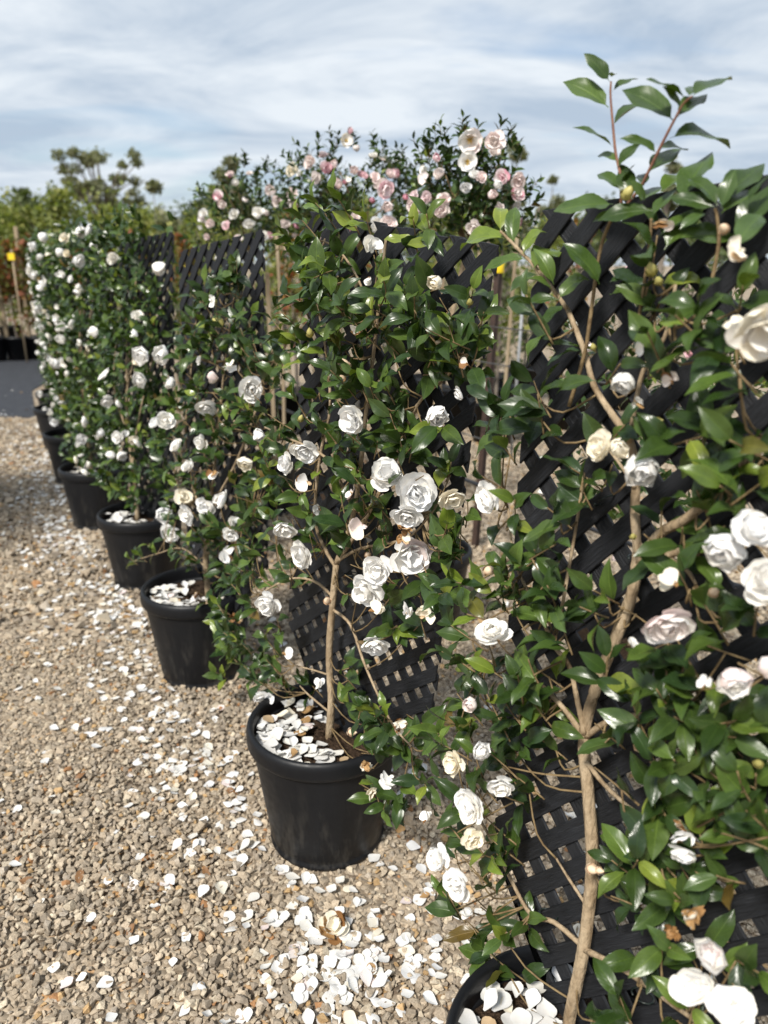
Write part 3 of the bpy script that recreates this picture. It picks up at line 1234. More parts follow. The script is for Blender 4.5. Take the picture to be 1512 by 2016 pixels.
def put_flowers(i, items, detail, wr=(.05, .12)):
    t, P0, d, u, n, M = TREL[i]
    for it in items:
        x, y, dpx, kind = it[:4]
        pal = it[4] if len(it) > 4 else None
        w = rnd(*wr)
        p = on_panel(i, x, y, w)
        depth = proj(p)[2]
        dia = dpx / FPX * depth * 1.16
        fc = to_cam(p) * rnd(.3, .9) + n * .5 + rand_unit() * .8 + Vector((0, 0, rnd(-.3, .2)))
        if len(it) > 5:
            fx, fy = it[5]
            right, upv = Vector((1, 0, 0)), Vector((0, ST, CT))
            fc = to_cam(p) * .55 + right * fx - upv * fy
        if kind in ('budg', 'budp'):
            dv = Vector((0, 0, rnd(.2, 1))) + n * .4 + rand_unit() * .5
            bud(PLANT[i], p, dv, dia, kind == 'budp')
        else:
            flower(PLANT[i], p, fc, dia, kind, detail, pal, .12 if kind == 'ragged' else 0.0)


# ---- plant 1 (nearest)
S1 = []
woody(PLANT[0], 0, 'trunk', [(1116, 2075), (1122, 2000), (1150, 1860), (1166, 1700), (1158, 1560), (1150, 1450), (1176, 1345), (1215, 1250), (1245, 1165), (1256, 1090)], .0105, .0078, (.03, .035), samples=S1)
B1 = [
    ([(1256, 1095), (1250, 1010), (1252, 930), (1240, 868), (1205, 815), (1170, 760), (1150, 690), (1118, 610)], .0070, .0036, (.035, .03)),
    ([(1118, 610), (1070, 545), (1020, 490), (985, 455)], .0036, .002, (.03, .07)),
    ([(1256, 1105), (1300, 1050), (1345, 1025), (1400, 980), (1450, 925), (1512, 870)], .0075, .005, (.035, .05)),
    ([(1258, 1112), (1310, 1095), (1372, 1078), (1440, 1090)], .006, .0035, (.035, .06)),
    ([(1310, 1095), (1350, 1120), (1370, 1150)], .0035, .002, (.045, .05)),
    ([(1150, 1450), (1110, 1395), (1066, 1350), (1020, 1320), (960, 1300)], .005, .0022, (.035, .06)),
    ([(1150, 1445), (1137, 1380), (1120, 1310), (1090, 1270), (1060, 1200), (1015, 1110), (1000, 1000)], .0045, .002, (.04, .05)),
    ([(1152, 1450), (1210, 1415), (1290, 1405), (1340, 1395)], .005, .0028, (.035, .05)),
    ([(1155, 1500), (1190, 1545), (1240, 1590), (1290, 1620)], .004, .002, (.035, .05)),
    ([(1150, 1865), (1090, 1815), (1045, 1800), (1000, 1720), (960, 1640), (935, 1600)], .0045, .0022, (.03, .07)),
    ([(1152, 1870), (1230, 1910), (1300, 1960), (1370, 2010)], .005, .003, (.035, .06)),
    ([(1160, 1790), (1120, 1730), (1095, 1690)], .003, .0015, (.035, .05)),
    ([(1240, 870), (1250, 800), (1270, 720), (1310, 660), (1330, 560)], .004, .002, (.035, .05)),
    ([(1250, 960), (1225, 920), (1180, 860)], .003, .0015, (.04, .05)),
    ([(1100, 1230), (1120, 1120), (1140, 1000), (1150, 930)], .003, .0016, (.05, .05)),
]
for pts, r0, r1, ws in B1:
    woody(PLANT[0], 0, 'branch', pts, r0, r1, ws, sides=6, samples=S1)
POLY1 = [[(1010, 640), (1100, 600), (1180, 560), (1300, 520), (1400, 560), (1530, 500), (1530, 2030), (1240, 2030), (1000, 1985), (925, 1900), (885, 1800), (862, 1660), (880, 1480), (905, 1380),
          (935, 1260), (890, 1120), (930, 1020), (975, 830), (1010, 640)]]
GAP1 = [(1200, 620, 75, 55), (1085, 700, 60, 60), (1100, 890, 95, 60), (1060, 970, 55, 70), (1345, 930, 95, 50), (1180, 1090, 55, 75), (1070, 1620, 95, 75), (1060, 1760, 85, 60), (1215, 1830, 60, 60),
        (1230, 1955, 100, 50), (1490, 1770, 55, 45), (1410, 560, 75, 55), (1480, 430, 55, 55), (1270, 1150, 45, 60), (1150, 1530, 42, 120), (1160, 1720, 34, 130), (1140, 1910, 40, 110), (1200, 800, 60, 40), (1085, 560, 60, 45),
        (1240, 700, 50, 45), (1330, 1000, 50, 55), (1220, 1000, 45, 60), (1330, 780, 55, 40), (1120, 1330, 35, 60), (1130, 1940, 60, 60), (1240, 480, 50, 40), (1010, 1960, 90, 42), (905, 1930, 60, 60), (1150, 830, 60, 30), (1000, 700, 30, 90)]
F1 = [(967, 982, 66, 'open', None, (-.9, .1)), (1186, 882, 62, 'open', CREAM, (-.5, -.2)), (1215, 884, 46, 'cup', CREAM, (.1, -.1)), (1256, 906, 80, 'cup', None, (.1, .3)), (1312, 1222, 98, 'open', BLUSH + WHITE, (.2, .6)),
      (1330, 1150, 60, 'ragged', CREAM), (972, 1252, 76, 'open', None, (-.2, -.9)), (1438, 1068, 92, 'cup', None, (-.2, .3)), (1478, 1050, 84, 'open', None, (.3, -.3)), (1508, 1150, 90, 'open'), (1440, 1318, 72, 'cup', BLUSH + WHITE, (.1, .4)),
      (1498, 1308, 56, 'cup', BLUSH), (1500, 645, 120, 'open', CREAM + WHITE, (.2, .3)), (1470, 630, 60, 'ragged', CREAM), (1232, 738, 54, 'cup', None), (1264, 796, 34, 'ragged', WHITE), (1326, 748, 44, 'ragged', BLUSH), (930, 1584, 66, 'open', None, (-.5, .2)),
      (985, 1540, 52, 'open', None, (0, .6)), (900, 1500, 48, 'open', CREAM), (945, 1482, 40, 'cup', None), (935, 1382, 40, 'cup', BLUSH), (908, 1738, 60, 'open', None, (-.5, .3)), (868, 1688, 46, 'open', None, (-.7, .1)), (928, 1650, 40, 'open', CREAM),
      (930, 1800, 42, 'ragged', WHITE), (840, 1616, 34, 'ragged', WHITE), (1394, 1888, 62, 'cup', BLUSH + WHITE, (.1, -.2)), (1367, 1936, 78, 'open', None, (-.1, .2)), (1440, 1982, 84, 'open', None, (0, .1)),
      (1338, 1650, 56, 'ragged', WHITE), (1345, 1625, 34, 'wilt'), (1372, 1795, 58, 'wilt'), (1330, 1830, 46, 'wilt'), (1345, 1670, 50, 'open', None, (0, .9)), (1250, 1275, 40, 'ragged', WHITE), (1455, 490, 50, 'ragged', CREAM), (1302, 440, 44, 'ragged', BLUSH),
      (1250, 690, 34, 'ragged', WHITE), (1390, 1350, 40, 'ragged', WHITE)]
L1, ST1 = grow(0, POLY1, GAP1, 128, .060, .09, S1, (.02, .10), (4, 6), 27)


for x, y in [(905, 1430), (930, 1405), (960, 1390), (900, 1480), (940, 1510), (985, 1420), (1010, 1470), (1000, 1510), (960, 1560), (1010, 1580), (880, 1540), (900, 1640), (935, 1660), (970, 1690), (900, 1700), (950, 1730), (985, 1640), (1000, 1680),
             (900, 1790), (940, 1830), (970, 1800), (960, 1880), (930, 1260), (960, 1220), (1000, 1290), (1030, 1240), (980, 1180), (930, 1150), (1010, 1150), (1050, 1330), (1000, 1340), (1040, 1400), (1075, 1420), (1060, 1100), (920, 1310), (1090, 1180), (1300, 1330), (1350, 1420), (1420, 1450)]:
    t_, P0_, d_, u_, n_, M_ = TREL[0]
    p = on_panel(0, x, y, rnd(.04, .11))
    shoot(p, Vector((0, 0, rnd(.1, .9))) + n_ * rnd(.1, .6) + d_ * ((x - 1120) / 300 + rnd(-.4, .4)), random.randint(4, 6), .058, n_, L1, ST1, .08)
    best = min(S1, key=lambda b: (b - p).length)
    if (best - p).length < .2:
        ST1.append(([best, (best + p) * .5 + n_ * .01, p], .0018, .0013))


# hand-traced shoots that stand against the sky
def leaf_px(i, bx, by, tx, ty, w, out, leaves, tint=None, nz=.75, curve=1.0):
    t, P0, d, u, n, M = TREL[i]
    a = on_panel(i, bx, by, w)
    ra, rb = (a - CAM), ray(tx, ty)
    b = CAM + rb * ((ra.dot(Vector((0, CT, -ST))) + out) / 1.0)
    dv = b - a
    nv = to_cam(a) * rnd(.2, .55) + Vector((0, 0, nz)) + n * .1 + rand_unit() * .2
    leaves.append((a, dv, nv, dv.length * 1.16, tint or leaf_tint(.05, .4)))


TOPA = [(1223, 400), (1222, 350), (1212, 300), (1207, 250), (1202, 190), (1203, 160)]
TOPB = [(1228, 410), (1260, 370), (1278, 335), (1310, 270), (1330, 232), (1345, 205), (1362, 190)]
STEM0 = [([(1120, 800), (1150, 700), (1163, 620), (1180, 500), (1200, 440), (1225, 405)], .0030, .0022), ([(1255, 640), (1268, 560), (1280, 470), (1282, 430)], .0024, .0018), ([(1400, 560), (1415, 480), (1412, 430), (1408, 410)], .0024, .0018),
         ([(1330, 680), (1322, 600), (1300, 560)], .0022, .0016)]
for pts, r0, r1 in STEM0:
    woody(PLANT[0], 0, 'branch', pts, r0, r1, (.04, .05), sides=6, mat=M_TWIG)
woody(PLANT[0], 0, 'branch', TOPA, .0022, .0012, (.05, .06), sides=6, mat=M_REDTWIG)
woody(PLANT[0], 0, 'branch', TOPB, .0022, .0012, (.05, .07), sides=6, mat=M_REDTWIG)
LT = []
TOPL = [(1200, 160, 1155, 115), (1203, 152, 1211, 146), (1206, 180, 1250, 150), (1198, 212, 1120, 165), (1204, 250, 1290, 183), (1208, 290, 1138, 254), (1215, 332, 1262, 275), (1222, 375, 1182, 337),
        (1362, 190, 1432, 158), (1352, 196, 1280, 167), (1356, 190, 1366, 172), (1334, 230, 1383, 196), (1326, 238, 1238, 182), (1318, 272, 1434, 268), (1293, 302, 1233, 266), (1277, 340, 1334, 297), (1268, 366, 1262, 345),
        (1208, 402, 1105, 420), (1228, 420, 1172, 428), (1255, 410, 1307, 450), (1285, 415, 1190, 430), (1270, 396, 1245, 360),
        (1412, 405, 1365, 345), (1408, 408, 1330, 395), (1415, 400, 1492, 338), (1420, 420, 1488, 375), (1300, 380, 1360, 335), (1340, 395, 1395, 318),
        (1308, 492, 1375, 405), (1330, 470, 1460, 465), (1500, 420, 1455, 480), (1450, 470, 1512, 380), (1215, 318, 1180, 300), (1300, 292, 1345, 300), (1222, 362, 1248, 330), (1340, 215, 1310, 175), (1245, 392, 1225, 335), (1285, 425, 1330, 375), (1420, 410, 1445, 345), (1390, 420, 1345, 440), (1470, 400, 1512, 350), (1260, 398, 1300, 370)]
for bx, by, tx, ty in TOPL:
    leaf_px(0, bx, by, tx, ty, .055, rnd(-.02, .03), LT, random.choice(MID + DARK[1:4:2]) + (1,))
# left arm reaching over to the second trellis
ARM = [(985, 455, 985, 400), (1000, 470, 900, 458), (1010, 480, 1010, 405), (1030, 500, 1060, 430), (1035, 510, 960, 520), (1050, 530, 1095, 470), (1060, 540, 1010, 560), (1090, 575, 1045, 540), (1100, 590, 1150, 520),
       (1100, 590, 1035, 590), (1110, 600, 1070, 640), (1090, 560, 1060, 490)]
for bx, by, tx, ty in ARM:
    leaf_px(0, bx, by, tx, ty, .06, rnd(-.02, .04), L1, leaf_tint(.25, .5))
# single strong leaves of the lower left, traced
LOWL = [(930, 840, 985, 830), (1055, 850, 960, 840), (1040, 880, 1060, 820), (1130, 760, 1200, 740), (1175, 750, 1090, 755), (1120, 740, 1175, 800), (1075, 680, 1165, 690), (1180, 560, 1125, 480), (1200, 555, 1240, 545), (1200, 580, 1290, 560),
        (1145, 690, 1080, 700), (1300, 560, 1390, 545), (1310, 650, 1370, 600), (1040, 1390, 1000, 1370), (1420, 1160, 1375, 1095), (1430, 1150, 1500, 1100), (1440, 1160, 1395, 1220), (1450, 1150, 1512, 1230), (1430, 1160, 1380, 1150)]
for bx, by, tx, ty in LOWL:
    leaf_px(0, bx, by, tx, ty, .06, rnd(-.01, .03), L1, leaf_tint(.18, .4))
put_leaves(PLANT[0], LT, [LEAF_HI_ME[2], LEAF_HI_ME[5], LEAF_HI_ME[0]], LEAF_HI, 50)
put_leaves(PLANT[0], clear_blooms(clear_blooms(L1, F1), TRUNK1, .3), LEAF_HI_ME, LEAF_HI, 258)
o = obj('twigs', stems_mesh(ST1), PLANT[0])
o['kind'] = 'stuff'
put_flowers(0, F1, True, (.10, .15))
for x, y, s, pale in [(1225, 392, 34, 0), (1430, 456, 30, 1), (1285, 543, 34, 0), (1300, 560, 24, 0), (1155, 1706, 30, 1), (1172, 1712, 20, 1), (1400, 1172, 28, 1), (1262, 1476, 40, 1), (1285, 832, 26, 0), (1297, 830, 20, 0), (952, 1128, 30, 1),
                      (1000, 1350, 26, 0), (1492, 1505, 26, 0), (1245, 1060, 18, 0), (1170, 690, 18, 0), (968, 1000, 16, 0)]:
    p = on_panel(0, x, y, .075)
    bud(PLANT[0], p, Vector((rnd(-.4, .4), -.3, rnd(.1, .8))), s / FPX * proj(p)[2], pale)

# ---- plant 2
S2 = []
woody(PLANT[1], 1, 'trunk', [(640, 1500), (648, 1445), (652, 1380), (648, 1290), (654, 1200), (662, 1110)], .0108, .0078, (.05, .05), samples=S2)
B2 = [([(662, 1110), (685, 1050), (700, 990), (712, 900), (722, 800), (735, 700), (750, 560), (760, 470)], .007, .003, (.05, .03)),
      ([(660, 1115), (640, 1080), (620, 1020), (630, 900), (650, 800), (640, 680), (620, 560), (640, 470)], .005, .002, (.05, .04)),
      ([(662, 1110), (720, 1020), (780, 900), (820, 800), (880, 740), (930, 690)], .006, .002, (.05, .05)),
      ([(655, 1200), (690, 1230), (715, 1300), (745, 1370), (775, 1430), (810, 1470)], .004, .002, (.05, .09)),
      ([(655, 1175), (620, 1145), (570, 1140), (510, 1170)], .004, .002, (.05, .09)),
      ([(650, 1330), (620, 1320), (580, 1310)], .003, .0018, (.05, .08)),
      ([(646, 1400), (610, 1370), (590, 1350)], .003, .0018, (.05, .08)),
      ([(664, 1105), (710, 1080), (800, 1060), (850, 1010)], .004, .002, (.05, .08)),
      ([(690, 990), (640, 900), (560, 860), (520, 840)], .004, .0018, (.04, .09)),
      ([(740, 640), (700, 540), (650, 480), (580, 470)], .003, .0016, (.04, .06))]
for pts, r0, r1, ws in B2:
    woody(PLANT[1], 1, 'branch', pts, r0, r1, ws, sides=6, samples=S2)
POLY2 = [[(575, 520), (640, 480), (700, 490), (760, 540), (850, 530), (940, 590), (955, 680), (915, 780), (905, 880), (960, 960), (930, 1040), (890, 1120), (895, 1200), (830, 1250), (760, 1290), (690, 1200), (560, 1280), (440, 1300), (425, 1200),
          (500, 1080), (540, 960), (480, 900), (540, 800), (610, 760), (600, 640), (580, 540)], [(470, 1290), (640, 1300), (640, 1420), (520, 1360)], [(680, 1290), (770, 1320), (800, 1400), (880, 1450), (840, 1580), (720, 1570), (690, 1450)]]
GAP2 = [(885, 500, 55, 45), (640, 1210, 34, 80), (830, 1340, 50, 60), (600, 1240, 40, 40), (720, 900, 20, 24), (740, 500, 26, 30), (905, 850, 30, 50), (650, 1340, 24, 100), (690, 560, 22, 34), (730, 820, 22, 30), (560, 700, 22, 60)]
F2 = [(733, 490, 44, 'ragged', WHITE), (728, 545, 34, 'ragged', WHITE), (866, 552, 40, 'cup', CREAM, (-.4, .2)), (694, 656, 34, 'ragged', WHITE), (697, 823, 62, 'open', None, (-.3, .2)), (856, 806, 58, 'cup', None, (.1, .3)), (908, 773, 30, 'open'),
      (920, 715, 32, 'ragged', WHITE), (758, 938, 62, 'open', None, (.1, -.3)), (814, 970, 78, 'open', None, (.2, .1)), (800, 1010, 60, 'open', None, (0, .6)), (888, 978, 50, 'open', CREAM, (.3, .6)), (600, 882, 52, 'open', None, (-.1, .5)),
      (572, 912, 44, 'open'), (605, 948, 52, 'ragged', WHITE), (562, 1036, 54, 'open', None, (-.1, .7)), (600, 1090, 58, 'open', None, (-.6, .2)), (534, 1182, 54, 'open', None, (-.4, .3)), (712, 1032, 54, 'ragged', BLUSH), (806, 1090, 82, 'open', BLUSH + WHITE, (.1, .2)),
      (746, 1120, 58, 'open', None, (-.3, .2)), (728, 1158, 58, 'open', None, (-.4, .3)), (790, 1034, 46, 'wilt'), (800, 1052, 40, 'wilt'), (740, 1262, 56, 'open', None, (-.1, .8)), (736, 1205, 40, 'ragged', CREAM), (800, 1200, 44, 'ragged', WHITE),
      (836, 1214, 42, 'ragged', CREAM), (776, 1424, 44, 'wilt'), (518, 1376, 48, 'ragged', WHITE), (628, 1354, 36, 'ragged', WHITE), (765, 1530, 42, 'ragged', WHITE), (735, 1565, 36, 'ragged', CREAM), (722, 1500, 36, 'wilt'), (560, 1290, 34, 'ragged', WHITE),
      (695, 970, 36, 'ragged', BLUSH), (505, 850, 26, 'cup'), (630, 1000, 30, 'ragged', WHITE)]
L2, ST2 = grow(1, POLY2, GAP2, 185, .066, .10, S2, (.012, .13), (4, 7), 12)
SPRAY2 = [(575, 480), (612, 450), (650, 430), (690, 425), (600, 510), (730, 470), (850, 460), (820, 480), (560, 660), (590, 650), (600, 700), (930, 590), (950, 640), (940, 700), (690, 1340), (720, 1400), (760, 1420), (480, 1270), (455, 1290), (440, 1210)]
t_, P0_, d_, u_, n_, M_ = TREL[1]
for x, y in SPRAY2:
    p = on_panel(1, x, y, .08)
    shoot(p, Vector((0, 0, .7)) + n_ * .35 + d_ * ((x - 740) / 300), 6, .060, n_, L2, ST2, .22 if y > 560 else .42)
put_leaves(PLANT[1], clear_blooms(clear_blooms(L2, F2), TRUNK2, .2), LEAF_HI_ME, LEAF_HI, 300)
o = obj('twigs', stems_mesh(ST2), PLANT[1])
o['kind'] = 'stuff'
put_flowers(1, F2, True, (.11, .16))
for x, y, s, pale in [(685, 730, 30, 1), (678, 750, 20, 1), (810, 592, 28, 1), (750, 646, 26, 0), (611, 664, 22, 0), (685, 1440, 24, 1), (645, 1185, 22, 1), (722, 1095, 18, 1), (608, 520, 18, 0), (868, 677, 18, 1), (590, 830, 18, 0), (925, 600, 18, 0)]:
    p = on_panel(1, x, y, .10)
    bud(PLANT[1], p, Vector((rnd(-.4, .4), -.3, rnd(.1, .8))), s / FPX * proj(p)[2], pale)

# ---- plant 3
S3 = []
woody(PLANT[2], 2, 'trunk', [(412, 1195), (408, 1150), (405, 1095), (412, 1030)], .012, .009, (.05, .05), samples=S3)
for pts, r0, r1, ws in [([(412, 1030), (420, 940), (430, 840), (440, 740), (455, 620), (470, 540)], .006, .002, (.05, .04)), ([(410, 1040), (380, 960), (365, 860), (375, 740), (385, 640), (400, 580)], .005, .002, (.05, .05)),
                        ([(415, 1000), (460, 920), (500, 820), (520, 740), (560, 690)], .005, .002, (.05, .06)), ([(408, 1120), (360, 1080), (310, 1090), (262, 1105)], .003, .0016, (.06, .12)), ([(410, 1090), (450, 1060), (500, 1010)], .004, .002, (.05, .08))]:
    woody(PLANT[2], 2, 'branch', pts, r0, r1, ws, sides=5, samples=S3)
POLY3 = [[(385, 600), (440, 535), (470, 525), (485, 610), (525, 680), (575, 660), (560, 720), (530, 800), (560, 900), (520, 960), (515, 1060), (480, 1180), (440, 1200), (400, 1160), (330, 1060), (325, 900), (335, 760), (360, 660)], [(400, 1190), (490, 1170), (520, 1310), (440, 1290)]]
GAP3 = [(525, 570, 42, 95), (385, 530, 28, 60), (470, 870, 16, 40), (408, 1150, 14, 60)]
F3 = [(493, 764, 48, 'open', None, (.1, .1)), (408, 800, 38, 'open', None, (-.2, .6)), (506, 850, 26, 'cup'), (486, 906, 36, 'cup', CREAM), (448, 722, 40, 'ragged', WHITE), (430, 745, 34, 'ragged', BLUSH), (437, 990, 36, 'ragged', WHITE), (405, 995, 34, 'open'), (370, 1012, 38, 'open'),
      (455, 1050, 30, 'open'), (452, 1092, 40, 'ragged', WHITE), (416, 592, 26, 'ragged', WHITE), (445, 985, 34, 'open'), (375, 920, 30, 'open'), (350, 880, 32, 'open'), (325, 830, 34, 'open'), (345, 760, 30, 'cup'), (395, 705, 24, 'ragged', WHITE), (460, 1030, 26, 'ragged', WHITE),
      (440, 640, 22, 'budg'), (400, 870, 30, 'open'), (475, 1110, 30, 'ragged', WHITE), (460, 1210, 40, 'wilt'), (360, 980, 36, 'open', CREAM), (420, 930, 28, 'ragged', WHITE), (385, 1170, 30, 'ragged', WHITE)]
L3, ST3 = grow(2, POLY3, GAP3, 190, .068, .07, S3, (.015, .15), (4, 6), 9)
t_, P0_, d_, u_, n_, M_ = TREL[2]
for x, y in [(262, 1105), (280, 1100), (300, 1085), (460, 540), (410, 1185), (400, 1170), (440, 1330)]:
    shoot(on_panel(2, x, y, .11), Vector((0, 0, .5)) + n_ * .4 + d_ * ((x - 400) / 200), 5, .06, n_, L3, ST3, .3)
put_leaves(PLANT[2], clear_blooms(L3, F3), LEAF_LO_ME, LEAF_LO, 300)
o = obj('twigs', stems_mesh(ST3, sides=4), PLANT[2])
o['kind'] = 'stuff'
put_flowers(2, F3, True, (.12, .18))


# ---- plants 4 to 8: dense, farther off; grown over their own trellis
def dense_plant(i, nshoot, nflower, ln, fixed=(), top=1.30, bare=None):
    t, P0, d, u, n, M = TREL[i]
    leaves, stems = [], []
    gg = Geo()
    base = Vector((POTS[i][0], POTS[i][1], SOIL_Z - .01)) + n * .02
    gg.tube([base, base + Vector((0, 0, .2)) + d * .01, base + Vector((0, 0, .45))], .012, .008, 6, 4)
    obj('trunk', gg.mesh('trunk', M_BARK), PLANT[i])
    for k in range(5):
        gg = Geo()
        s = base + Vector((0, 0, rnd(.25, .45)))
        e = P0 + d * (-.22 + .11 * k) + u * rnd(.8, 1.2) + n * .04
        gg.tube([s, s.lerp(e, .4) + n * .03 + d * rnd(-.06, .06), e], .006, .002, 5, 4)
        obj('branch', gg.mesh('branch', M_BARK), PLANT[i])
    for k in range(nshoot):
        while True:
            a, b = rnd(-.36, .36), rnd(.08, top)
            if bare and a > bare[0] and b > bare[1]:
                continue
            if b < .25 and abs(a) > .24:
                continue
            break
        w = rnd(.01, .10) + .13 * (1 - (a / .40) ** 2) * random.random()
        if i >= 5:
            w, a = w * .6, a * .85 + .03
        if random.random() < .16:
            w = -rnd(.01, .07)
        p = P0 + d * a + u * b + n * w
        axis = Vector((0, 0, rnd(0, 1))) + n * rnd(.1, .8) * (1 if w > 0 else -1) + d * (rnd(-.6, .6) + a)
        shoot(p, axis, random.randint(4, 6), ln * rnd(.85, 1.1), n, leaves, None, .07, .35)
    put_leaves(PLANT[i], leaves, LEAF_LO_ME, LEAF_LO, 300)
    for k in range(nflower):
        a, b = rnd(-.33, .33), rnd(.12, top - .03)
        if bare and a > bare[0] and b > bare[1]:
            continue
        w = (rnd(.12, .19) + .06 * (1 - (a / .36) ** 2)) * (.65 if i >= 5 else 1)
        p = P0 + d * (a * (.85 if i >= 5 else 1) + (.03 if i >= 5 else 0)) + u * b + n * w
        kd = random.choices(['open', 'cup', 'ragged'], [5, 3, 1.6])[0]
        flower(PLANT[i], p, to_cam(p) * .35 + n * .4 + rand_unit() * .95 - Vector((0, 0, .1)), rnd(.042, .076), kd, False, CREAM if random.random() < .12 else WHITE)
    for x, y, dpx in fixed:
        p = on_panel(i, x, y, .15)
        flower(PLANT[i], p, to_cam(p) * .6 + rand_unit() * .8, dpx / FPX * proj(p)[2], random.choice(['open', 'cup', 'cup']), False)


dense_plant(3, 300, 26, .064, [(300, 520, 42), (282, 700, 42), (328, 700, 42), (278, 748, 40), (310, 835, 42), (322, 1012, 44), (335, 1050, 40), (270, 625, 30)], 1.36, (.23, 1.06))
dense_plant(4, 300, 34, .066, [(205, 560, 30), (190, 525, 26)], 1.36)
dense_plant(5, 280, 36, .068, (), 1.36)
dense_plant(6, 260, 36, .070, (), 1.34)
dense_plant(7, 230, 32, .070, (), 1.32)

# ------------------------------------------------------------------ pink camellias in the second row
PINKLAB = ['pink and white camellia standard with large open blooms behind the second trellis', 'pink and white camellia standard, middle of the three rising behind the row',
           'blurred pink and white camellia standard, left of the three behind the row']
PINKPX = [(925, 385, 270, 225, 3.0), (695, 395, 290, 225, 3.86), (490, 432, 220, 215, 4.67)]
PINKFL = [[(926, 275, 62, 'single', WHITE + BLUSH), (920, 318, 46, 'single', WHITE), (975, 278, 44, 'open', BLUSH), (988, 350, 38, 'open', PINKS), (1020, 355, 36, 'open', BLUSH), (1018, 382, 34, 'open', PINKS), (872, 395, 34, 'open', BLUSH), (858, 313, 22, 'cup', PINKS),
           (768, 410, 30, 'cup', BLUSH), (815, 405, 34, 'open', BLUSH), (757, 372, 40, 'open', PINKS), (798, 390, 18, 'cup', PINKS[2:3]), (765, 440, 34, 'open', BLUSH), (740, 445, 38, 'open', WHITE)],
          [(681, 278, 34, 'single', CREAM + WHITE), (692, 258, 20, 'cup', PINKS), (620, 350, 26, 'open', BLUSH), (640, 330, 30, 'open', PINKS), (695, 335, 16, 'cup', PINKS[2:3]), (680, 360, 14, 'cup', PINKS[2:3]), (612, 320, 30, 'open', BLUSH), (730, 395, 16, 'cup', PINKS[2:3]), (752, 365, 36, 'open', BLUSH),
           (700, 430, 26, 'open', BLUSH)],
          [(575, 380, 36, 'open', BLUSH), (575, 335, 34, 'open', CREAM), (545, 395, 30, 'open', BLUSH), (510, 420, 34, 'open', WHITE), (430, 385, 28, 'open', PINKS), (438, 402, 24, 'open', BLUSH), (460, 422, 26, 'open', WHITE), (415, 440, 26, 'open', BLUSH), (445, 445, 24, 'open', PINKS[:2]), (400, 420, 22, 'open', WHITE),
           (450, 345, 14, 'cup', PINKS), (530, 375, 28, 'open', BLUSH), (490, 440, 28, 'open', WHITE), (560, 440, 28, 'open', BLUSH), (470, 470, 22, 'open', BLUSH), (520, 465, 26, 'open', WHITE)]]
for i, (cx, cy, wpx, hpx, Y) in enumerate(PINKPX):
    bx, by = PINK[i]
    pot((bx, by), ['black pot of the first pink camellia, seen right of the second trellis', 'black pot of the middle pink camellia, hidden behind the second plant', 'black pot of the left pink camellia, between the second and third trellis'][i], 'pots of the pink camellia row', rnd(0, 6))
    t = thing('pink_camellia_standard', PINKLAB[i], 'tree', (bx, by, SOIL_Z), 'pink camellia standards in the second row')
    c = at_y(cx, cy, Y)
    dep = proj(c)[2]
    rx, rz = wpx / FPX * dep / 2, hpx / FPX * dep / 2
    top = c - Vector((0, 0, rz * .8))
    gg = Geo()
    gg.tube([Vector((bx, by, SOIL_Z - .01)), Vector((bx, by, .8)).lerp(top, .3), top], .013, .010, 7, 5)
    obj('trunk', gg.mesh('trunk', M_BARK), t)
    gg = Geo()
    gg.box((0, 0, .85), (.022, .022, 1.2), Matrix.Translation((bx + .05, by + .02, 0)))
    obj('stake', gg.mesh('stake', M_STAKE, False), t)
    leaves, stems = [], []
    for k in range(9):
        dv = Vector((rnd(-1, 1), rnd(-1, 1), rnd(.1, 1.2)))
        e = top + Vector((dv.x * rx * .7, dv.y * rx * .7, dv.z * rz * 1.1))
        gg = Geo()
        gg.tube([top - Vector((0, 0, .03)), top.lerp(e, .5) + rand_unit() * .03, e], .006, .0022, 5, 4)
        obj('branch', gg.mesh('branch', M_TWIG), t)
    lobes = [(c + Vector((rnd(-.72, .72) * rx, rnd(-.4, .4) * rx, rnd(-.5, .45) * rz)), rnd(.36, .62)) for _ in range(11)]
    ns = [300, 310, 280][i]
    for k in range(ns):
        lc, lr = random.choice(lobes)
        v = rand_unit() * (random.random() ** .45)
        p = lc + Vector((v.x * rx * lr, v.y * rx * lr, v.z * rz * lr))
        axis = (p - c) * 3 + Vector((0, 0, rnd(.25, 1.0))) + rand_unit() * .4
        shoot(p, axis, random.randint(4, 6), rnd(.036, .05), to_cam(p), leaves, stems, .05, .15, .75, .0012, .2)
    for k in range([16, 12, 12][i]):      # upright tips above the outline
        a = rnd(-.9, .9)
        p = c + Vector((a * rx, rnd(-.3, .3) * rx, rz * (.92 * math.sqrt(max(0, 1 - a * a)) - .08)))
        shoot(p, Vector((rnd(-.35, .35), 0, 1)), 8, .040, to_cam(p), leaves, stems, .03, .05, .6, .0014, .0)
    put_leaves(t, leaves, LEAF_LO_ME, LEAF_LO, 300)
    o = obj('twigs', stems_mesh(stems, sides=3), t)
    o['kind'] = 'stuff'
    for x, y, dpx, kind, pal in PINKFL[i]:
        p = at_y(x, y, Y - rx * .75)
        flower(t, p, to_cam(p) + rand_unit() * .45 + Vector((0, 0, .1)), dpx / FPX * proj(p)[2] * (1.0, .9, .82)[i], kind, True, pal)
    for k in range([20, 26, 26][i]):
        v = rand_unit()
        if v.y > .2:
            v.y = -v.y
        p = c + Vector((v.x * rx * .85, v.y * rx * .9, v.z * rz * .85 - .02))
        flower(t, p, v + to_cam(p) * .3 + rand_unit() * .4, rnd(.036, .06), random.choice(['open', 'open', 'cup', 'ragged']), False, random.choice([BLUSH, BLUSH, PINKS, WHITE]))

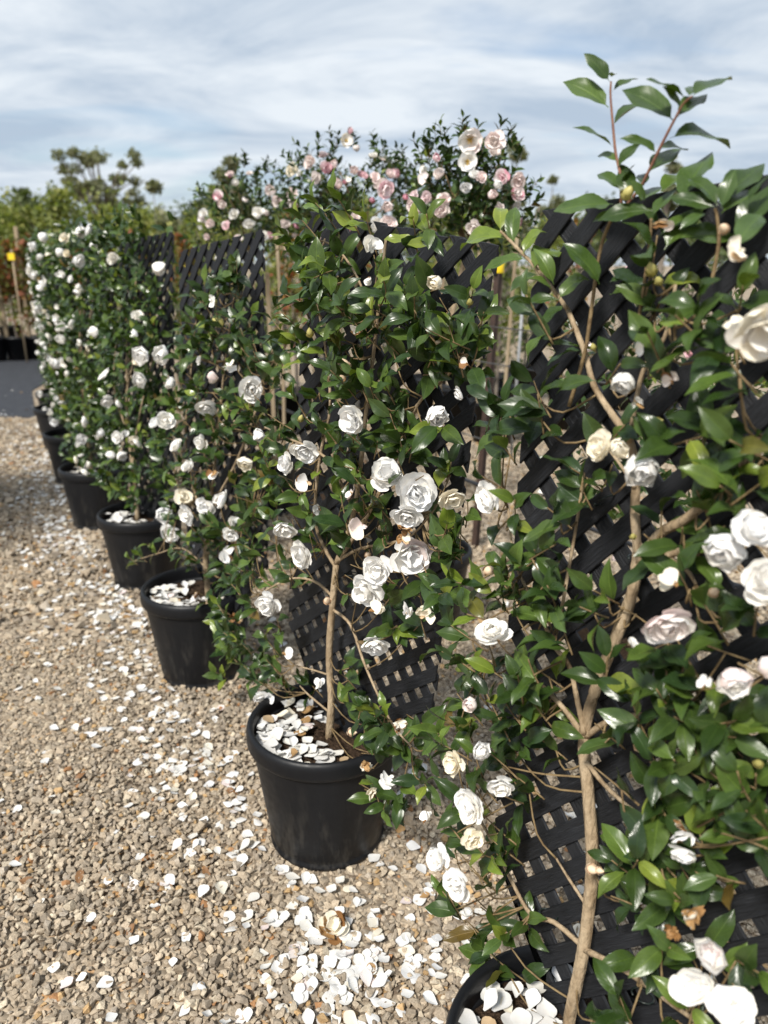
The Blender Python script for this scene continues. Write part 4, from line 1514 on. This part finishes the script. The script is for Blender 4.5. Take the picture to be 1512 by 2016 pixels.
# low pink camellia behind the nearest trellis
lb = (0.80, 2.25)
t = thing('pink_camellia_bush', 'low pink camellia bush glimpsed through the nearest lattice', 'shrub', (lb[0], lb[1], SOIL_Z))
pot(lb, 'black pot of the low bush behind the nearest lattice', 'pots of the pink camellia row', 1.0)
gg = Geo()
gg.tube([Vector((lb[0], lb[1], SOIL_Z - .01)), Vector((lb[0] + .02, lb[1], .6)), Vector((lb[0], lb[1], 1.1))], .012, .006, 6, 4)
obj('trunk', gg.mesh('trunk', M_BARK), t)
leaves, stems = [], []
for k in range(190):
    v = rand_unit() * random.random() ** .4
    p = Vector((lb[0], lb[1], 1.08)) + Vector((v.x * .36, v.y * .30, v.z * .42))
    shoot(p, v + Vector((0, 0, .6)), 5, .05, to_cam(p), leaves, stems, .05, .2, .8)
put_leaves(t, leaves, LEAF_LO_ME, LEAF_LO, 200)
o = obj('twigs', stems_mesh(stems, sides=3), t)
o['kind'] = 'stuff'
for k in range(26):
    v = rand_unit()
    v.y = -abs(v.y)
    p = Vector((lb[0], lb[1], 1.08)) + Vector((v.x * .37, v.y * .31, v.z * .42))
    flower(t, p, v + rand_unit() * .5, rnd(.05, .075), random.choice(['open', 'cup', 'ragged']), False, random.choice([BLUSH, WHITE, PINKS]))

# ------------------------------------------------------------------ wire fence with drip pipe and steel picket
fb = Vector((0.50, 4.0, 0))


def fence_pt(s, z):
    return Vector((fb.x - .5 * s, fb.y + .85 * s, z))


def picket(base, topz, lean, label, cap=True):
    t = thing('star_picket', label, 'post', tuple(base), 'steel pickets of the wire fence')
    gg = Geo()
    top = base + Vector((lean, 0, topz))
    for a in (0.4, 2.5, 4.6):
        o3 = Vector((math.cos(a), math.sin(a), 0))
        s3 = Vector((-o3.y, o3.x, 0)) * .0035
        V = []
        for q in (base, top):
            V += [q - s3, q + s3, q + s3 * .8 + o3 * .024, q - s3 * .8 + o3 * .024]
        gg.add(V, [(0, 1, 5, 4), (1, 2, 6, 5), (2, 3, 7, 6), (3, 0, 4, 7), (4, 5, 6, 7), (3, 2, 1, 0)])
    obj('picket_post', gg.mesh('picket_post', M_STEEL, False), t)
    if cap:
        gg = Geo()
        gg.lathe([(.024, -.035), (.026, -.03), (.026, .02), (.022, .028), (.006, .030)], 14)
        obj('safety_cap', gg.mesh('safety_cap', M_CAP), t, Matrix.Translation(top))


picket(Vector((.505, 4.0, 0)), 1.49, .065, 'dark steel picket with yellow cap between the two nearest trellises')
picket(fence_pt(5.2, 0), 1.45, .0, 'dark steel picket with yellow cap farther along the wire fence')
t = thing('drip_line', 'black irrigation pipe running low between the rows', 'pipe', tuple(fence_pt(-1.5, .365)))
gg = Geo()
gg.tube([fence_pt(-2.5 + k * .9, .365 + rnd(-.006, .006)) for k in range(14)], .011, .011, 8, 4)
obj('pipe', gg.mesh('pipe', M_PIPE), t)
t = thing('wire_strands', 'thin horizontal fence wires strung between the steel pickets', 'wire', tuple(fence_pt(0, .5)))
for z in (.62, .85, 1.02, 1.2):
    gg = Geo()
    gg.tube([fence_pt(-2.5 + k * 2, z) for k in range(7)], .0035 if z != .85 else .008, .0035 if z != .85 else .008, 5, 3)
    obj('wire', gg.mesh('wire', M_PIPE if z == .85 else M_WIRE), t)

# ------------------------------------------------------------------ staked young trees behind
FARPAL = {'lime': [(.21, .235, .06), (.17, .20, .055), (.25, .25, .075), (.12, .15, .045)],
          'dark': [(.065, .085, .035), (.085, .11, .042), (.11, .135, .055)],
          'olive': [(.17, .18, .10), (.14, .15, .085), (.20, .20, .125), (.11, .12, .07)],
          'orange': [(.20, .10, .025), (.13, .13, .025), (.22, .07, .03), (.09, .11, .03)]}


def blob_leaves(n, fn, size, pal, flat=0.0):
    """loose triangles/quads of foliage: fn() gives a point"""
    P = np.array([fn() for _ in range(n)])
    r = rng
    v = np.array([[-.5, 0, 0], [0, .32, .06], [.5, 0, 0], [0, -.32, .06]])
    Rm = rot_mats(n, r)
    s = size * np.exp(r.normal(0, .3, n))
    V = np.einsum('nij,vj->nvi', Rm, v) * s[:, None, None] + P[:, None, :]
    F_ = (np.arange(4)[None] + (np.arange(n) * 4)[:, None])
    pc = np.array(pal)[r.integers(0, len(pal), n)] * r.uniform(.75, 1.25, n)[:, None]
    C = np.repeat(np.concatenate([pc, np.ones((n, 1))], 1), 4, axis=0)
    return V.reshape(-1, 3), F_, C


def stuff_part(name, parent, n, fn, size, pal):
    V, F_, C = blob_leaves(n, fn, size, pal)
    o = obj(name, mesh_np(name, V, F_, M_FAR, False, C), parent)
    o['kind'] = 'stuff'
    return o


def young_tree(x, y, h, w, pal, label, z0=.7, n=900, size=.07, stakes=1, with_pot=True, group='staked young trees behind the rows'):
    t = thing('young_tree', label, 'tree', (x, y, 0), group)
    gg = Geo()
    gg.tube([Vector((x, y, .0)), Vector((x + rnd(-.04, .04), y, h * .5)), Vector((x + rnd(-.06, .06), y, h * .93))], .018, .008, 6, 4)
    obj('trunk', gg.mesh('trunk', M_GREYBARK), t)
    for k in range(stakes):
        gg = Geo()
        gg.box((0, 0, .80), ((.026, .026, 1.7) if y < 10 else (.05, .05, 2.5)), Matrix.Translation((x + .14 * (1 if k else -1), y - .05, 0)) @ Matrix.Rotation(rnd(-.03, .03), 4, 'Y'))
        obj('stake', gg.mesh('stake', M_STAKE, False), t)
    for k in range(7):
        gg = Geo()
        a = rnd(0, 6.28)
        zz = rnd(z0, h * .8)
        s = Vector((x, y, zz))
        gg.tube([s, s + Vector((math.cos(a) * w * .3, math.sin(a) * w * .3, .25)), s + Vector((math.cos(a) * w * .42, math.sin(a) * w * .42, .55))], .007, .003, 4, 2)
        obj('limb', gg.mesh('limb', M_GREYBARK), t)
    cl = [(rnd(-.3, .3) * w, rnd(-.3, .3) * w, rnd(z0 + .1, h - .2), rnd(.16, .3) * w) for _ in range(12)] + [(rnd(-.1, .1) * w, 0, h - rnd(.0, .25), .1 * w) for _ in range(4)]

    def fn():
        a, b, c, r_ = random.choice(cl)
        v = rand_unit() * random.random() ** .5
        return (x + a + v.x * r_, y + b + v.y * r_, max(.1, c + v.z * r_ * 1.9))
    stuff_part('crown', t, n, fn, size, pal)
    if with_pot:
        gg = Geo()
        gg.lathe([(.0, .0), (.17, .0), (.21, .34), (.225, .34), (.225, .38), (.205, .38), (.20, .33), (.0, .33)], 20)
        obj('pot', gg.mesh('pot', M_POT), t, Matrix.Translation((x, y, .003)))
    return t


places = ['first', 'second', 'third', 'fourth', 'fifth', 'sixth', 'seventh', 'eighth', 'ninth', 'tenth', 'eleventh', 'twelfth', 'thirteenth', 'fourteenth']
k = 0
for x in (-9.4, -8.6, -7.9, -7.2, -6.5, -5.8, -5.1, -4.4, -3.7, -2.9, -1.9, -.6, 1.2, 3.2):
    young_tree(x + rnd(-.15, .15), 15.2 + rnd(-.5, .5), rnd(2.15, 2.6), rnd(1.5, 1.9), FARPAL['lime'], 'blurred lime-green nursery tree, %s from the left in the far row' % places[k], .5, 2800, .085, 1, True, 'lime-green nursery trees in the far row')
    k += 1
k = 0
for x in (-6.9, -6.25, -5.92, -5.62, -4.7, -3.9, -3.1):
    young_tree(x, 12.6 + rnd(-.3, .3), rnd(1.75, 2.05), .6, FARPAL['orange'], 'blurred orange-tinged staked shrub, %s from the left before the lime trees' % places[k], .5, 950, .07, 1 if x < -5 else 0, True, 'orange-tinged staked shrubs')
    k += 1
k = 0
for x, y, pl in ((-.80, 7.15, 'orange'), (-1.55, 8.0, 'lime'), (.1, 7.0, 'dark'), (.95, 6.6, 'lime'), (1.2, 8.2, 'dark'), (1.75, 7.2, 'orange'), (2.5, 6.4, 'dark'), (-.35, 9.3, 'orange')):
    young_tree(x, y, rnd(1.7, 2.0), .7, FARPAL[pl], 'staked %s shrub behind the second row, %s of those glimpsed between the trellises' % ({'orange': 'orange-leaved', 'lime': 'lime', 'dark': 'dark green'}[pl], places[k]), .75, 500, .06, 1, True,
               'staked shrubs glimpsed between the trellises')
    k += 1
k = 0
for x, y in ((-2.2, 9.0), (-1.45, 9.15), (-1.1, 6.7), (-.55, 8.2), (-.1, 8.35), (.45, 8.1), (.75, 7.3), (1.05, 7.45), (1.6, 8.9), (2.1, 7.9), (2.6, 8.3)):
    young_tree(x, y, rnd(.95, 1.25), .55, FARPAL['dark'], 'small dark potted shrub, %s from the left among the pots behind the rows' % places[k], .45, 420, .055, 0, True, 'small dark potted shrubs behind the rows')
    k += 1
young_tree(-3.75, 2.75, 3.3, 1.9, FARPAL['dark'], 'tall tree added across the aisle, out of frame at left, to shade the gravel', 1.7, 2600, .10, 1, True, 'added shade trees out of frame')  # unseen tree, added so its shadow falls on the gravel at left
t = thing('plant_tag', 'small yellow tag on a stake at the far left edge', 'tag', tuple(at_y(22, 505, 12.3)))
gg = Geo()
gg.box((0, 0, 0), (.10, .012, .10))
obj('tag_sheet', gg.mesh('tag_sheet', M_CAP, False), t, Matrix.Translation(at_y(22, 505, 12.3)))
gg = Geo()
q = at_y(24, 505, 12.33)
gg.tube([Vector((q.x, q.y, 0)), Vector((q.x, q.y, q.z + .1))], .015, .015, 6, 1)
obj('tag_stake', gg.mesh('tag_stake', M_STAKE), t)
t = thing('support_pole', 'thin grey galvanised pole beside the yellow-capped picket', 'post', tuple(at_y(1008, 800, 6.0)))
gg = Geo()
q = at_y(1006, 900, 6.0)
gg.tube([Vector((q.x, q.y, 0)), Vector((q.x + .03, q.y, 1.35))], .011, .011, 8, 1)
obj('pole', gg.mesh('pole', M_GALV), t)
k = 0
for px, Y in ((993, 5.4), (552, 6.2), (566, 7.4), (612, 6.0)):
    q = at_y(px, 700, Y)
    t = thing('bamboo_stake', ['pale bamboo stake right of the steel picket', 'pale timber stake in the gap left of the second trellis', 'thin timber stake standing behind that gap', 'thin stake close to the second trellis, on its left'][k], 'stake', (q.x, q.y, 0), 'pale stakes behind the rows')
    gg = Geo()
    gg.tube([Vector((q.x, q.y, 0)), Vector((q.x + .02, q.y, .8)), Vector((q.x + rnd(-.03, .05), q.y, rnd(1.5, 1.75)))], .014, .012, 7, 3)
    obj('stake_shaft', gg.mesh('stake_shaft', M_STAKE), t)
    k += 1


# ------------------------------------------------------------------ far trees
def far_tree(px, pytop, wpx, Y, pal, label, n, size, crown_frac=.85, lobes=18, open_=False):
    top = at_y(px, pytop, Y)
    dep = proj(top)[2]
    w = wpx / FPX * dep
    h = top.z
    x = top.x
    t = thing('far_tree', label, 'tree', (x, Y, 0), 'trees on the skyline')
    gg = Geo()
    gg.tube([Vector((x, Y, 0)), Vector((x + rnd(-.03, .03) * w, Y, h * .4)), Vector((x + rnd(-.05, .05) * w, Y, h * .75))], .03 * h, .012 * h, 7, 4)
    obj('trunk', gg.mesh('trunk', M_GREYBARK), t)
    cl = []
    for k in range(lobes):
        a = rnd(0, 6.28)
        rr = math.sqrt(random.random()) * .36 * w
        zz = h * (1 - crown_frac) + h * crown_frac * (rnd(.25, .9) if not open_ else rnd(.3, .92))
        zz *= 1 - .25 * (rr / (.36 * w)) ** 2 * (0 if open_ else 1)
        cl.append((math.cos(a) * rr, math.sin(a) * rr, zz, (rnd(.13, .24) if not open_ else rnd(.035, .085)) * w))
    cl.append((0, 0, h * .93, .1 * w))
    for a, b, c, r_ in cl:
        gg = Geo()
        s = Vector((x, Y, h * rnd(.3, .55)))
        e = Vector((x + a, Y + b, c))
        gg.tube([s, s.lerp(e, .5) + Vector((0, 0, .04 * h)), e], .008 * h, .003 * h, 5, 3)
        obj('limb', gg.mesh('limb', M_GREYBARK), t)

    def fn():
        a, b, c, r_ = random.choice(cl)
        v = rand_unit() * min(1.25, random.random() ** .5 * rnd(.8, 1.3))
        return (x + a + v.x * r_, Y + b + v.y * r_, c + v.z * r_ * .75)
    stuff_part('crown', t, n, fn, size, pal)


far_tree(190, 288, 215, 55, FARPAL['olive'], 'open-crowned gum tree standing high on the left skyline', 4600, .24, .72, 46, True)
far_tree(300, 352, 150, 50, FARPAL['olive'], 'rounded olive-green tree right of the open gum tree', 4200, .32)
far_tree(455, 300, 150, 36, FARPAL['olive'], 'rounded tree behind the left pink camellia', 4200, .24)
far_tree(1012, 262, 100, 34, FARPAL['olive'], 'rounded tree top right of the big pink blooms', 3600, .2)
far_tree(1090, 338, 84, 48, FARPAL['olive'], 'small rounded tree on the skyline left of the nearest trellis', 3200, .26)
far_tree(1325, 288, 76, 46, FARPAL['olive'], 'tree seen behind the tall shoots of the nearest camellia', 2600, .22, .7, 7)
far_tree(40, 372, 190, 60, FARPAL['dark'], 'dark tree at the far left edge of the skyline', 3600, .36)
far_tree(395, 392, 150, 62, FARPAL['dark'], 'low dark tree between the gum and the pink camellias', 3000, .36)
far_tree(640, 390, 300, 60, FARPAL['dark'], 'dark tree behind the middle pink camellia', 3600, .4)
far_tree(900, 385, 300, 62, FARPAL['dark'], 'dark tree behind the big pink camellia', 3600, .4)
far_tree(1200, 402, 260, 64, FARPAL['dark'], 'low dark tree behind the nearest lattice', 3200, .4)
far_tree(1450, 400, 260, 66, FARPAL['dark'], 'low dark tree at the right edge behind the lattice', 3200, .4)

# ------------------------------------------------------------------ fallen petals
PET = []       # (pos, rotation, size, colour)


def drop(x, y, z=.013, k=1.0, tilt=.27):
    Rm = Matrix.Rotation(rnd(0, 6.28), 3, 'Z') @ Matrix.Rotation(rnd(-tilt, tilt), 3, 'X') @ Matrix.Rotation(rnd(-tilt, tilt), 3, 'Y')
    if random.random() < .22:
        Rm = Rm @ Matrix.Rotation(math.pi, 3, 'Y')
    c = random.choice(WHITE)
    v_ = random.random()
    if v_ < .13:
        c = random.choice(CREAM + BLUSH)
    elif v_ < .17:
        c = random.choice(BROWN[1:2] + BROWN[3:])
    g_ = rnd(.72, .88)
    PET.append((Vector((x, y, z)), Rm, rnd(.025, .04) * k, (c[0] * g_, c[1] * g_, c[2] * g_, 1)))


def free(x, y):
    return all((x - a) ** 2 + (y - b) ** 2 > .175 ** 2 for a, b in POTS + PINK)


perp = Vector((-.845, -.535, 0))         # towards the aisle
for i in range(8):
    b = Vector((POTS[i][0], POTS[i][1], 0))
    n_ = [90, 120, 160, 210, 240, 230, 170, 110][i]
    for q in range(n_):
        p = b + perp * (abs(random.gauss(0, .18)) + .04 + (.1 if i else 0)) + ROWDIR * rnd(-.62, .38)
        if free(p.x, p.y):
            drop(p.x, p.y)
    for q in range(40):
        p = b - perp * abs(random.gauss(.1, .3)) + ROWDIR * rnd(-.5, .5)
        if free(p.x, p.y):
            drop(p.x, p.y)
for q in range(125):                     # thick drift in front of the second pot
    p = on_ground(random.gauss(715, 85), random.gauss(1895, 75))
    if free(p.x, p.y):
        drop(p.x, p.y, .014)
for q in range(26):
    p = on_ground(random.gauss(420, 60), random.gauss(1500, 90))
    drop(p.x, p.y)
for q in range(55):                      # scattered over the aisle
    p = on_ground(rnd(-20, 700), 860 + 1160 * random.random() ** .8)
    if free(p.x, p.y):
        drop(p.x, p.y)
for q in range(110):
    p = Vector((rnd(-6, -3.4), rnd(6.2, 9.6), 0))
    drop(p.x, p.y, .02)
for q in range(70):                      # ground behind the lattices
    p = on_ground(rnd(860, 1500), rnd(1000, 1900))
    if free(p.x, p.y):
        drop(p.x, p.y)
# inside the pots
for i, cnt, a0, sp in ((0, 46, 2.6, 1.5), (1, 105, 3.4, 1.6), (2, 70, 3.9, 2.2), (3, 60, 3.6, 2.4), (4, 45, 3.6, 2.2), (6, 20, 3.6, 2)):
    for q in range(cnt):
        a = a0 + random.gauss(0, sp * .5)
        r_ = .165 * math.sqrt(rnd(.12, 1))
        heap = .028 * max(0, 1 - abs((a - a0) / sp)) * random.random()
        drop(POTS[i][0] + r_ * math.cos(a), POTS[i][1] + r_ * math.sin(a), SOIL_Z + .006 + heap, 1.15, .3)


def seen(pt):
    x, y, w = proj(pt[0])
    return pt[2] / w if (-20 < x < 1532 and -20 < y < 2036) else 0


PET.sort(key=seen, reverse=True)
NTH = ['first', 'second', 'third', 'fourth', 'fifth', 'sixth', 'seventh', 'eighth']


def petal_label(p):
    d_, i = min(((p.x - a) ** 2 + (p.y - b_) ** 2, k) for k, (a, b_) in enumerate(POTS))
    where = 'pot at the bottom edge' if i == 0 else NTH[i] + ' pot of the row'
    if p.z > .2:
        return 'fallen white petal lying on the soil inside the ' + where
    side = (p - Vector((POTS[i][0], POTS[i][1], 0))).dot(perp)
    if d_ > .55 ** 2:
        return 'scattered white petal on the open gravel of the aisle at left' if side > 0 else 'scattered white petal on the gravel behind the lattices'
    x = proj(p)[0]
    if side > 0:
        return ('fallen white petal in the drift on the gravel before the ' if i < 2 else 'fallen white petal on the gravel left of the ') + where
    return 'fallen white petal on the gravel behind the ' + where


for p, Rm, s, c in PET[:300]:
    o = obj('fallen_petal', random.choice(ME_FLAT), None, mat4(Rm, p, s), c)
    tag(o, petal_label(p), 'petal', 'loose white petals on gravel and potting mix')
rest = PET[300:]
VV, FF, CC, b = [], [], [], 0
for p, Rm, s, c in rest:
    v, f = random.choice(P_FLAT)
    VV.append(v @ (np.array(Rm) * s).T + np.array(p))
    FF.append(f + b)
    CC.append(np.tile(np.array(c), (len(v), 1)))
    b += len(v)
tag(obj('petal_litter', mesh_np('petal_litter', np.concatenate(VV), np.concatenate(FF), M_PETAL_S, True, np.concatenate(CC))), 'carpet of small white petals scattered far along the row', 'petals', kind='stuff')

# browned blooms and dead leaves on the gravel
t = thing('fallen_flower', 'whole faded bloom with browned centre lying among the petals', 'flower', tuple(on_ground(655, 1828)))
p = on_ground(655, 1828, .02)
flower(t, p, (0.1, -.3, 1), .075, 'open', True, CREAM, .35)
DL = [(35, 1732, 48, .2), (205, 1705, 40, .5), (160, 1710, 34, 1.4), (370, 1706, 52, .3), (318, 1728, 30, 1.5), (232, 1745, 36, -.4), (440, 1555, 30, .2), (265, 1815, 30, 1.9), (30, 1630, 40, .6), (120, 1060, 30, .1), (400, 1705, 34, 1), (170, 1520, 30, 2.2)]
DLAB = ['at the left edge of the frame', 'curled, left of centre on the gravel', 'standing upright beside another dead leaf', 'long and curled, in front of the second pot', 'small and dark, left of the long curled one', 'pale, near the lower left', 'short, left of the second pot',
        'reddish, in the lower left gravel', 'grey-brown, above the one at the left edge', 'far off, in the aisle beside the fifth pot', 'orange, touching the long curled one', 'small, left in the aisle']
for k, (x, y, s, a) in enumerate(DL):
    p = on_ground(x, y, .014)
    Rm = Matrix.Rotation(-a, 3, 'Z') @ Matrix.Rotation(rnd(-.2, .5), 3, 'Y') @ Matrix.Rotation(-math.pi / 2, 3, 'Z')
    v, f, uv = LEAF_HI[k % 7]
    me = mesh('dead_leaf', v, f, M_DEAD)
    o = obj('dead_leaf', me, None, mat4(Rm, p, s / FPX * proj(p)[2] * 1.1))
    tag(o, 'brown dead leaf, ' + DLAB[k], 'leaf', 'dead leaves on the gravel')

for o in bpy.data.objects:
    if '_base' in o:
        del o['_base']
